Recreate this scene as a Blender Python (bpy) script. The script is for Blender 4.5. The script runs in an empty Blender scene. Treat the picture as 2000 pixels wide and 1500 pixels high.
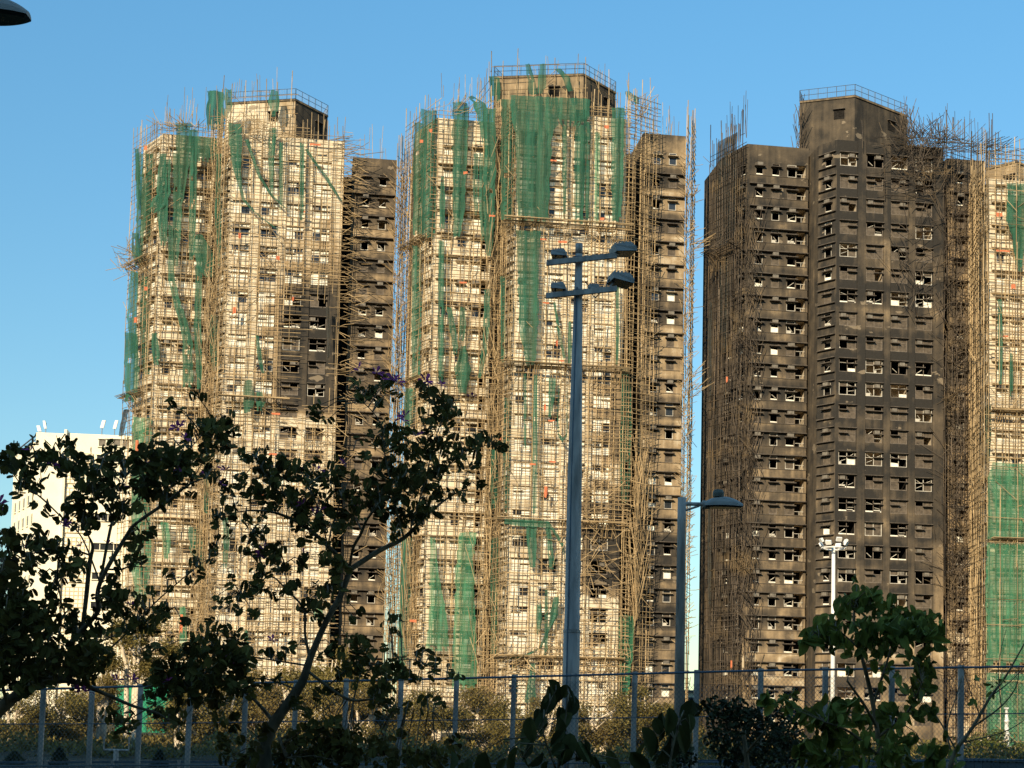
import bpy, math, random
from mathutils import Vector, Matrix
R = math.radians
rnd = random.Random(7)

# ------------------------------------------------------------------ camera
CAM_Z, LENS, TILT, ROLL, SHIFT = 2.1, 50.4, R(4.0), R(-1.25), 0.227
cam_d = bpy.data.cameras.new('camera'); cam = bpy.data.objects.new('camera', cam_d)
bpy.context.scene.collection.objects.link(cam); bpy.context.scene.camera = cam
CAM = Vector((0, 0, CAM_Z))
CROT = Matrix.Rotation(R(90) + TILT, 3, 'X') @ Matrix.Rotation(-ROLL, 3, 'Z')
cam.matrix_world = Matrix.Translation(CAM) @ CROT.to_4x4()
cam_d.lens = LENS; cam_d.sensor_width = 36; cam_d.sensor_fit = 'HORIZONTAL'
cam_d.shift_y = SHIFT; cam_d.clip_start = 0.1; cam_d.clip_end = 6000

# ------------------------------------------------------------------ world, sun, exposure
SUN_EL, SUN_AZ = R(26), R(23)          # azimuth: to the left of straight behind the camera
S_DIR = Vector((-math.sin(SUN_AZ)*math.cos(SUN_EL), -math.cos(SUN_AZ)*math.cos(SUN_EL), math.sin(SUN_EL)))
scn = bpy.context.scene
world = bpy.data.worlds.new("World"); scn.world = world; world.use_nodes = True
nt = world.node_tree; bg = nt.nodes['Background']
sky = nt.nodes.new('ShaderNodeTexSky'); sky.sky_type = 'NISHITA'; sky.sun_disc = False
sky.sun_elevation = SUN_EL
sky.sun_rotation = math.atan2(S_DIR.x, S_DIR.y)
sky.air_density = 1.0; sky.dust_density = 0.15; sky.ozone_density = 1.8
tint = nt.nodes.new('ShaderNodeMix'); tint.data_type = 'RGBA'; tint.blend_type = 'MULTIPLY'; tint.inputs[0].default_value = 1.0
tint.inputs[7].default_value = (.64, 1.0, 1.04, 1)                       # clear deep-blue air
tc = nt.nodes.new('ShaderNodeTexCoord'); sx = nt.nodes.new('ShaderNodeSeparateXYZ'); nt.links.new(tc.outputs['Generated'], sx.inputs[0])
rp = nt.nodes.new('ShaderNodeValToRGB'); nt.links.new(sx.outputs['Z'], rp.inputs[0])   # the air just above the horizon is duller than the model's
rp.color_ramp.elements[0].position = .05; rp.color_ramp.elements[0].color = (.57, .64, .55, 1); rp.color_ramp.elements[1].position = .46; rp.color_ramp.elements[1].color = (.62, 1.06, 1.10, 1)
nt.links.new(rp.outputs[0], tint.inputs[7])
nt.links.new(sky.outputs[0], tint.inputs[6]); nt.links.new(tint.outputs[2], bg.inputs[0]); bg.inputs[1].default_value = 0.107
sun_d = bpy.data.lights.new('sun', 'SUN'); sun = bpy.data.objects.new('sun', sun_d)
scn.collection.objects.link(sun); sun.rotation_euler = S_DIR.to_track_quat('Z', 'Y').to_euler()
sun_d.energy = 4.0; sun_d.angle = R(0.5); sun_d.color = (1.0, 0.83, 0.58)
scn.view_settings.view_transform = 'Standard'; scn.view_settings.look = 'None'
scn.view_settings.exposure = 0.8; scn.view_settings.gamma = 1.0
scn.cycles.max_bounces = 6; scn.cycles.transparent_max_bounces = 12

# ------------------------------------------------------------------ picture point -> place
def ray(px, py):
    u = px/2000 - .5; v = .5 - py/1500
    return CROT @ Vector((u*36/LENS, (v*27 + SHIFT*36)/LENS, -1))
def at(px, py, Y):
    d = ray(px, py); return CAM + d*(Y/d.y)
def on_plane(px, py, p0, n):
    d = ray(px, py); return CAM + d*((p0-CAM).dot(n)/d.dot(n))

# ------------------------------------------------------------------ mesh building
class MB:
    def __init__(s): s.v = []; s.f = []; s.m = []; s.a = []
    def face(s, pts, m=0, a=0.0):
        k = len(s.v); s.v.extend([tuple(p) for p in pts])
        s.a.extend(a if isinstance(a, (list, tuple)) else [a]*len(pts))
        s.f.append(tuple(range(k, k+len(pts)))); s.m.append(m)
    def box(s, o, x, y, z, m=0, a=0.0):       # corner o, edge vectors x y z
        o, x, y, z = Vector(o), Vector(x), Vector(y), Vector(z); k = len(s.v)
        for c in (o, o+x, o+x+y, o+y, o+z, o+x+z, o+x+y+z, o+y+z): s.v.append(tuple(c)); s.a.append(a)
        for q in ((0,3,2,1),(4,5,6,7),(0,1,5,4),(1,2,6,5),(2,3,7,6),(3,0,4,7)):
            s.f.append(tuple(k+i for i in q)); s.m.append(m)
    def cbox(s, c, sx, sy, sz, m=0, a=0.0):
        s.box((c[0]-sx/2, c[1]-sy/2, c[2]-sz/2), (sx,0,0), (0,sy,0), (0,0,sz), m, a)
    def tube(s, pts, rs, n=6, m=0, a=0.0, cap=False):
        pts = [Vector(p) for p in pts]; k0 = len(s.v)
        if not isinstance(rs, (list, tuple)): rs = [rs]*len(pts)
        for i, p in enumerate(pts):
            t = (pts[min(i+1, len(pts)-1)] - pts[max(i-1, 0)])
            t = t.normalized() if t.length > 1e-9 else Vector((0,0,1))
            r = Vector((1,0,0)) if abs(t.x) < .8 else Vector((0,1,0))
            e1 = t.cross(r).normalized(); e2 = t.cross(e1)
            for j in range(n):
                q = 2*math.pi*j/n; s.v.append(tuple(p + (e1*math.cos(q)+e2*math.sin(q))*rs[i])); s.a.append(a)
        for i in range(len(pts)-1):
            for j in range(n):
                b = k0+i*n; s.f.append((b+j, b+(j+1)%n, b+n+(j+1)%n, b+n+j)); s.m.append(m)
        if cap:
            s.f.append(tuple(k0+j for j in range(n-1, -1, -1))); s.m.append(m)
            b = k0+(len(pts)-1)*n; s.f.append(tuple(b+j for j in range(n))); s.m.append(m)
    def lathe(s, c, prof, n=16, m=0, axis=None):   # prof: (radius, height) from c along z
        c = Vector(c); k0 = len(s.v)
        for r_, h in prof:
            for j in range(n):
                q = 2*math.pi*j/n; s.v.append((c.x+r_*math.cos(q), c.y+r_*math.sin(q), c.z+h)); s.a.append(0)
        for i in range(len(prof)-1):
            for j in range(n):
                b = k0+i*n; s.f.append((b+j, b+(j+1)%n, b+n+(j+1)%n, b+n+j)); s.m.append(m)
    def add(s, o, M):                         # another MB moved by M
        k = len(s.v); s.v.extend([tuple(M @ Vector(p)) for p in o.v]); s.a.extend(o.a)
        s.f.extend([tuple(k+i for i in f) for f in o.f]); s.m.extend(o.m)
    def mesh(s, name, mats, smooth=False):
        me = bpy.data.meshes.new(name); me.from_pydata(s.v, [], s.f)
        for mt in mats: me.materials.append(mt)
        if len(mats) > 1: me.polygons.foreach_set('material_index', s.m)
        at_ = me.attributes.new('val', 'FLOAT', 'POINT'); at_.data.foreach_set('value', s.a)
        if smooth: me.polygons.foreach_set('use_smooth', [True]*len(me.polygons))
        me.update(); return me
    def build(s, name, mats, parent=None, smooth=False, loc=None):
        if not isinstance(mats, (list, tuple)): mats = [mats]
        if loc is not None:
            L = Vector(loc); s.v = [tuple(Vector(p)-L) for p in s.v]
        o = bpy.data.objects.new(name, s.mesh(name, mats, smooth)); scn.collection.objects.link(o)
        if parent is not None: o.parent = parent
        if loc is not None and parent is None: o.location = loc
        return o
def link_mesh(name, me, parent=None, loc=(0,0,0), rz=0.0):
    o = bpy.data.objects.new(name, me); scn.collection.objects.link(o); o.location = loc; o.rotation_euler = (0,0,rz)
    if parent is not None: o.parent = parent
    return o
def tag(o, label=None, cat=None, group=None, kind=None):
    if label: o['label'] = label
    if cat: o['category'] = cat
    if group: o['group'] = group
    if kind: o['kind'] = kind
    return o
def empty(name, loc, label, cat, group=None, rz=0.0):
    o = bpy.data.objects.new(name, None); scn.collection.objects.link(o); o.location = loc; o.rotation_euler.z = rz
    o.empty_display_size = .3
    return tag(o, label, cat, group)
def under(e):                                 # builder offset: parts hold world coordinates minus the Empty's place
    return e.location.copy()

# ------------------------------------------------------------------ materials
def mat(name, base, rough=.8, ramp=None, scale=4.0, amount=.25, stretch=(1,1,1), metal=0.0, val=0.0, spec=.3, bump=0.0, translucent=0.0, alpha=1.0):
    """noise-varied principled material; 'val' adds per-piece variation from the mesh attribute"""
    m = bpy.data.materials.new(name); m.use_nodes = True; t = m.node_tree; N, L = t.nodes, t.links
    p = N['Principled BSDF']; p.inputs['Roughness'].default_value = rough; p.inputs['Metallic'].default_value = metal
    p.inputs['Specular IOR Level'].default_value = spec
    co = N.new('ShaderNodeNewGeometry'); mp = N.new('ShaderNodeMapping'); mp.inputs['Scale'].default_value = stretch
    L.new(co.outputs['Position'], mp.inputs['Vector'])
    nz = N.new('ShaderNodeTexNoise'); nz.inputs['Scale'].default_value = scale; nz.inputs['Detail'].default_value = 5
    L.new(mp.outputs[0], nz.inputs['Vector'])
    mr = N.new('ShaderNodeMapRange'); mr.inputs[1].default_value = .3; mr.inputs[2].default_value = .7
    mr.inputs[3].default_value = 1-amount; mr.inputs[4].default_value = 1+amount; L.new(nz.outputs[0], mr.inputs[0])
    fac = mr.outputs[0]
    if val:
        av = N.new('ShaderNodeAttribute'); av.attribute_name = 'val'
        m2 = N.new('ShaderNodeMapRange'); m2.inputs[3].default_value = 1-val; m2.inputs[4].default_value = 1+val
        L.new(av.outputs['Fac'], m2.inputs[0]); mm = N.new('ShaderNodeMath'); mm.operation = 'MULTIPLY'
        L.new(fac, mm.inputs[0]); L.new(m2.outputs[0], mm.inputs[1]); fac = mm.outputs[0]
    vm = N.new('ShaderNodeVectorMath'); vm.operation = 'SCALE'; vm.inputs[0].default_value = base
    L.new(fac, vm.inputs['Scale']); col = vm.outputs[0]
    if ramp:                                   # second colour mixed in by a coarser noise: (colour, scale, threshold)
        n2 = N.new('ShaderNodeTexNoise'); n2.inputs['Scale'].default_value = ramp[1]; n2.inputs['Detail'].default_value = 4
        L.new(mp.outputs[0], n2.inputs['Vector'])
        r2 = N.new('ShaderNodeMapRange'); r2.inputs[1].default_value = ramp[2]-.08; r2.inputs[2].default_value = ramp[2]+.08
        L.new(n2.outputs[0], r2.inputs[0]); mx = N.new('ShaderNodeMix'); mx.data_type = 'RGBA'
        L.new(r2.outputs[0], mx.inputs[0]); L.new(col, mx.inputs[6]); mx.inputs[7].default_value = (*ramp[0], 1); col = mx.outputs[2]
    L.new(col, p.inputs['Base Color'])
    if bump:
        b = N.new('ShaderNodeBump'); b.inputs['Strength'].default_value = bump; b.inputs['Distance'].default_value = .05
        L.new(nz.outputs[0], b.inputs['Height']); L.new(b.outputs[0], p.inputs['Normal'])
    out = N['Material Output']; sh = p.outputs[0]
    if translucent:
        tr = N.new('ShaderNodeBsdfTranslucent'); L.new(col, tr.inputs[0]); ms = N.new('ShaderNodeMixShader')
        ms.inputs[0].default_value = translucent; L.new(sh, ms.inputs[1]); L.new(tr.outputs[0], ms.inputs[2]); sh = ms.outputs[0]
    if alpha < 1:
        tp = N.new('ShaderNodeBsdfTransparent'); ms = N.new('ShaderNodeMixShader')
        n3 = N.new('ShaderNodeTexNoise'); n3.inputs['Scale'].default_value = .9; n3.inputs['Detail'].default_value = 3
        L.new(mp.outputs[0], n3.inputs['Vector']); r3 = N.new('ShaderNodeMapRange'); r3.inputs[1].default_value = .3; r3.inputs[2].default_value = .7
        r3.inputs[3].default_value = alpha-.16; r3.inputs[4].default_value = min(1, alpha+.16); L.new(n3.outputs[0], r3.inputs[0])
        L.new(r3.outputs[0], ms.inputs[0]); L.new(tp.outputs[0], ms.inputs[1]); L.new(sh, ms.inputs[2]); sh = ms.outputs[0]
    L.new(sh, out.inputs['Surface']); return m

def concrete(name, clean, tan, brown, black):
    """painted concrete; the mesh attribute says how dark soot, or shade put into the colour, makes it"""
    m = bpy.data.materials.new(name); m.use_nodes = True; t = m.node_tree; N, L = t.nodes, t.links
    p = N['Principled BSDF']; p.inputs['Roughness'].default_value = .9; p.inputs['Specular IOR Level'].default_value = .15
    g = N.new('ShaderNodeNewGeometry'); av = N.new('ShaderNodeAttribute'); av.attribute_name = 'val'
    def noise(scale, st=(1,1,1), det=5):
        mp = N.new('ShaderNodeMapping'); mp.inputs['Scale'].default_value = st; L.new(g.outputs['Position'], mp.inputs['Vector'])
        n = N.new('ShaderNodeTexNoise'); n.inputs['Scale'].default_value = scale; n.inputs['Detail'].default_value = det
        L.new(mp.outputs[0], n.inputs['Vector']); return n.outputs[0]
    def math_(op, a, b):
        q = N.new('ShaderNodeMath'); q.operation = op
        for i, x in enumerate((a, b)):
            if isinstance(x, (int, float)): q.inputs[i].default_value = x
            else: L.new(x, q.inputs[i])
        return q.outputs[0]
    n1 = math_('SUBTRACT', noise(.55), .5); n2 = math_('SUBTRACT', noise(1.0, (1.6,1.6,.12)), .5); n3 = math_('SUBTRACT', noise(5), .5)
    s = math_('ADD', av.outputs['Fac'], math_('MULTIPLY', n1, .75)); s = math_('ADD', s, math_('MULTIPLY', n2, .55)); s = math_('ADD', s, math_('MULTIPLY', n3, .28))
    cr = N.new('ShaderNodeValToRGB'); e = cr.color_ramp.elements
    e[0].position = .06; e[0].color = (*clean, 1); e[1].position = 1.0; e[1].color = (*black, 1)
    q = e.new(.36); q.color = (*tan, 1); q = e.new(.68); q.color = (*brown, 1)
    L.new(s, cr.inputs[0]); vm = N.new('ShaderNodeVectorMath'); vm.operation = 'SCALE'; L.new(cr.outputs[0], vm.inputs[0])
    L.new(math_('ADD', 1.0, math_('MULTIPLY', n3, .5)), vm.inputs['Scale'])
    sp = N.new('ShaderNodeMapRange'); sp.inputs[1].default_value = .665; sp.inputs[2].default_value = .685; L.new(noise(.42, (1,1,1.7), 7), sp.inputs[0])   # plaster fallen off in patches
    mx = N.new('ShaderNodeMix'); mx.data_type = 'RGBA'; L.new(math_('MULTIPLY', sp.outputs[0], .8), mx.inputs[0]); L.new(vm.outputs[0], mx.inputs[6]); mx.inputs[7].default_value = (.24,.19,.13,1)
    L.new(mx.outputs[2], p.inputs['Base Color'])
    bp = N.new('ShaderNodeBump'); bp.inputs['Strength'].default_value = .35; bp.inputs['Distance'].default_value = .06; L.new(n3, bp.inputs['Height']); L.new(bp.outputs[0], p.inputs['Normal'])
    return m
M = {}
M['wall'] = concrete('painted_concrete', (.67,.585,.43), (.33,.24,.14), (.105,.082,.056), (.032,.029,.025))
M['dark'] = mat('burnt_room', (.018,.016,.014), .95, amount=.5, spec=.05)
M['plaster'] = mat('room_plaster', (.46,.38,.27), .9, amount=.4, scale=2)
M['frame'] = mat('white_aluminium', (.50,.46,.38), .5, amount=.2)
M['sootframe'] = mat('sooted_aluminium', (.16,.13,.10), .6, amount=.35)
M['glass'] = mat('dark_glass', (.03,.032,.035), .15, amount=.3, spec=.6)
M['board'] = mat('foam_board', (.84,.80,.66), .8, amount=.2, scale=2.5)
M['sootpane'] = mat('sooted_pane', (.10,.078,.055), .7, amount=.4, scale=2.5)
M['hood'] = mat('canopy_concrete', (.085,.07,.055), .9, amount=.4, scale=3)
M['palehood'] = mat('clean_canopy', (.30,.24,.16), .9, amount=.3, scale=3)
M['ac'] = mat('air_conditioner_casing', (.16,.14,.11), .6, amount=.4, scale=3)
M['bamboo'] = mat('bamboo', (.37,.265,.14), .6, amount=.3, scale=.8, val=.5)
M['charbamboo'] = mat('charred_bamboo', (.075,.058,.042), .8, amount=.5, scale=.6, val=.7, ramp=((.17,.12,.065), .35, .60))
M['net'] = mat('green_net', (.030,.135,.082), .8, amount=.3, scale=1.2, stretch=(2,2,.15), translucent=.3, alpha=.78, ramp=((.06,.12,.065), .25, .62))
M['netlight'] = mat('fresh_green_net', (.055,.235,.125), .8, amount=.35, scale=1.2, stretch=(2,2,.3), translucent=.3, alpha=.62)
M['charnet'] = mat('charred_net', (.034,.034,.028), .9, amount=.35, scale=1.0, alpha=.85)
M['orange'] = mat('orange_cloth', (.55,.16,.07), .8, amount=.2)
M['rail'] = mat('grey_metal_rail', (.14,.16,.19), .5, metal=.3, amount=.2)
M['white'] = mat('white_render', (.84,.78,.60), .9, amount=.07, scale=.35, ramp=((.70,.63,.46), .18, .66))
M['whitepaint'] = mat('white_steel', (.78,.76,.70), .5, amount=.08)
M['lattice'] = mat('lattice_block', (.66,.54,.34), .9, amount=.15)
M['steel'] = mat('galvanised_steel', (.54,.40,.33), .6, metal=0, amount=.38, scale=2.0, stretch=(3,3,.5))
M['lamp'] = mat('grey_lamp_casing', (.42,.33,.28), .55, amount=.15)
M['lens'] = mat('lamp_lens', (.025,.03,.04), .2, amount=.1, spec=.6)
M['lampglass'] = mat('floodlight_glass', (.8,.8,.78), .25, amount=.05)
M['wire'] = mat('fence_wire', (.20,.20,.20), .5, metal=.4, amount=.1)
M['bark'] = mat('dark_bark', (.19,.125,.07), .95, amount=.5, scale=14, stretch=(1,1,.4), bump=.5)
M['palebark'] = mat('pale_bark', (.62,.52,.38), .9, amount=.35, scale=3, stretch=(1,1,.5))
M['leaf'] = mat('bauhinia_leaf', (.130,.098,.024), .75, spec=.12, amount=.25, scale=8, val=.55, translucent=.18, ramp=((.17,.10,.035), 3.0, .66))
M['bigleaf'] = mat('broad_leaf', (.22,.215,.042), .65, spec=.15, amount=.25, scale=6, val=.5, translucent=.2)
M['creeperleaf'] = mat('dark_creeper_leaf', (.075,.07,.02), .7, amount=.25, scale=6, val=.5, translucent=.15, spec=.15)
M['hedgeleaf'] = mat('dark_hedge_leaf', (.060,.055,.018), .6, amount=.3, scale=5, val=.5)
M['petal'] = mat('purple_petal', (.46,.07,.26), .6, amount=.25, scale=10, val=.5, translucent=.25)
M['olive'] = mat('olive_foliage', (.165,.130,.034), .7, amount=.3, scale=.6, val=.55, translucent=.25, ramp=((.20,.14,.045), .25, .6))
M['greenleaf'] = mat('yellow_green_foliage', (.12,.13,.025), .7, amount=.3, scale=.8, val=.5, translucent=.25)
M['ground'] = mat('earth_and_grass', (.055,.042,.022), .95, amount=.4, scale=.5, ramp=((.04,.042,.014), .08, .5))
M['shade_hill'] = mat('shade_hill_green', (.035,.045,.020), .95, amount=.5, scale=.05)
M['paving'] = mat('court_paving', (.13,.12,.11), .9, amount=.2, scale=1.5)
M['block'] = mat('grey_block', (.13,.135,.14), .9, amount=.25, scale=2)
M['hoard'] = mat('green_hoarding', (.02,.23,.12), .7, amount=.2, scale=1.5, stretch=(1,1,.3))
M['roof'] = mat('roof_slab', (.12,.11,.10), .9, amount=.3)

# ------------------------------------------------------------------ ground, added shade ridge
g = MB()
def strip(mb, x0, x1, y0, y1, nx, ny, zf, m=0):
    for i in range(nx):
        for j in range(ny):
            xs = [x0+(x1-x0)*(i+k)/nx for k in (0,1)]; ys = [y0+(y1-y0)*(j+k)/ny for k in (0,1)]
            mb.face([(xs[0],ys[0],zf(xs[0],ys[0])),(xs[1],ys[0],zf(xs[1],ys[0])),(xs[1],ys[1],zf(xs[1],ys[1])),(xs[0],ys[1],zf(xs[0],ys[1]))], m)
strip(g, -2500, 2500, -2500, 3500, 6, 6, lambda x, y: 0.0)
tag(g.build('ground', M['ground']), kind='structure')
K = math.cos(SUN_AZ)/math.tan(SUN_EL); HD = 200.0; HH = (HD + 66)/K  # unseen ridge behind the camera, added to keep the foreground in shade
def shade_hill_z(x, y):
    t = max(0, min(1, (-y-25)/(HD-25))); z = HH*(t*t*(3-2*t)) if y > -HD else HH - (-y-HD)*.25
    return z + (math.sin(x*.06)*.4 + math.sin(x*.023+1)*.6)*t - .5
g = MB(); strip(g, -520, 160, -420, -20, 34, 40, shade_hill_z); tag(g.build('shade_hill', M['shade_hill']), kind='structure')

# ------------------------------------------------------------------ windows
def window_kit(w, h, state, seed):
    """frame, pane, canopy builders; x along the wall, +y into the wall, z up, origin bottom centre of the opening"""
    q = random.Random(seed); fr, pa, ca = MB(), MB(), MB(); b = q.uniform(.055,.085); hm = 2 if state in ('board','glass') else 0
    fm = 1 if state == 'soot' or (state == 'broken' and q.random() < .5) else 0
    def bar(x0, z0, x1, z1): fr.box((min(x0,x1), -.02, min(z0,z1)), (abs(x1-x0),0,0), (0,.07,0), (0,0,abs(z1-z0)), fm)
    bar(-w/2, 0, -w/2+b, h); bar(w/2-b, 0, w/2, h); bar(-w/2+b, 0, w/2-b, b); bar(-w/2+b, h-b, w/2-b, h)
    cols = [(-w/2+b, -b/2), (b/2, w/2-b)] if w > 1.5 else [(-w/2+b, w/2-b)]
    if len(cols) == 2: bar(-b/2, b, b/2, h-b)
    tz = h*.60
    for x0, x1 in cols:
        if state != 'broken' or q.random() < .5: bar(x0, tz, x1, tz+b*.8)
        for z0, z1 in ((b, tz), (tz+b*.8, h-b)):
            low = z0 < .2; r = q.random()
            if state == 'board': m = 1 if r < .86 else 0
            elif state == 'soot': m = 2 if r < .85 else None
            elif state == 'glass': m = 0 if r < .7 else 1
            else: m = None if r < .66 else (1 if r < .76 and low else 2)
            if m is None:
                if state == 'broken' and q.random() < .5:          # hanging broken sash bars
                    a = q.uniform(-.8, .8); L_ = (x1-x0)*.8; c = Vector(((x0+x1)/2, .05, (z0+z1)/2 if low else z0+.1))
                    d = Vector((math.cos(a), q.uniform(-.3,.3), math.sin(a)))*L_/2; fr.tube([c-d, c+d], .04, 4, 0)
                    if low and q.random() < .6: fr.box((x0, .03, z0), ((x1-x0)*q.uniform(.3,1),0,0), (0,.03,0), (0,0,(z1-z0)*q.uniform(.15,.45)), 0)
                continue
            if m == 1 and state == 'broken':
                t = q.uniform(.4, .9); pa.face([(x0, .03, z0), (x1, .03, z0), (x1, .05, z0+(z1-z0)*t*q.uniform(.8,1)), (x0, .03, z0+(z1-z0)*t)], 1)
            else: pa.face([(x0, .025, z0), (x1, .025, z0), (x1, .025, z1), (x0, .025, z1)], m)
    if len(pa.f) == 2: pa.face([(-w/2+b, .03, b), (-w/2+b+.15, .03, b), (-w/2+b, .03, b+.25)], 1)
    if not pa.f: pa.face([(-w/2+b, .03, b), (w/2-b, .03, b), (w/2-b, .03, b+.12), (-w/2+b, .03, b+.16)], 1)
    if w > 1.5:
        pj = .22 if state == 'board' else .36; ca.box((-w/2-.08, -pj, h-.02), (w+.16,0,0), (0,pj+.02,0), (0,0,.09), hm)
        x0 = -w/2 if q.random() < .5 else -.1
        wd = w if q.random() < .45 else w*.55
        pk = .22 if state == 'board' else .42; ca.box((x0, -pk, tz-.03), (min(wd, w/2-x0+.05),0,0), (0,pk-.03,0), (0,0,.09), hm)
        if q.random() < .35: ca.box((x0+.12, -pk+.04, tz+.065), (.62,0,0), (0,pk-.06,0), (0,0,.38), 1)
    else:
        ca.box((-w/2-.18, -.52, h*.66), (w+.36,0,0), (0,.50,0), (0,0,.10), hm)
        if q.random() < .3: ca.box((-w*.36, -.44, h*.66+.105), (w*.72,0,0), (0,.40,0), (0,0,.38), 1)
    return fr, pa, ca
FR_M, PA_M, CA_M = ['frame','sootframe'], ['glass','board','sootpane'], ['hood','ac','palehood']
KITS = {}
def kit(w, h, state, var):
    k = (round(w,1), round(h,1), state, var)
    if k not in KITS:
        f, p, c = window_kit(w, h, state, hash(str(k)) % 9973 if False else sum(map(ord, str(k)))*31 % 9973)
        KITS[k] = [f, p, c, None]
    return KITS[k]
def kit_meshes(K_):
    if K_[3] is None:
        K_[3] = (K_[0].mesh('window', [M[x] for x in FR_M]), K_[1].mesh('pane', [M[x] for x in PA_M]), K_[2].mesh('canopy', [M[x] for x in CA_M]))
    return K_[3]

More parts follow.
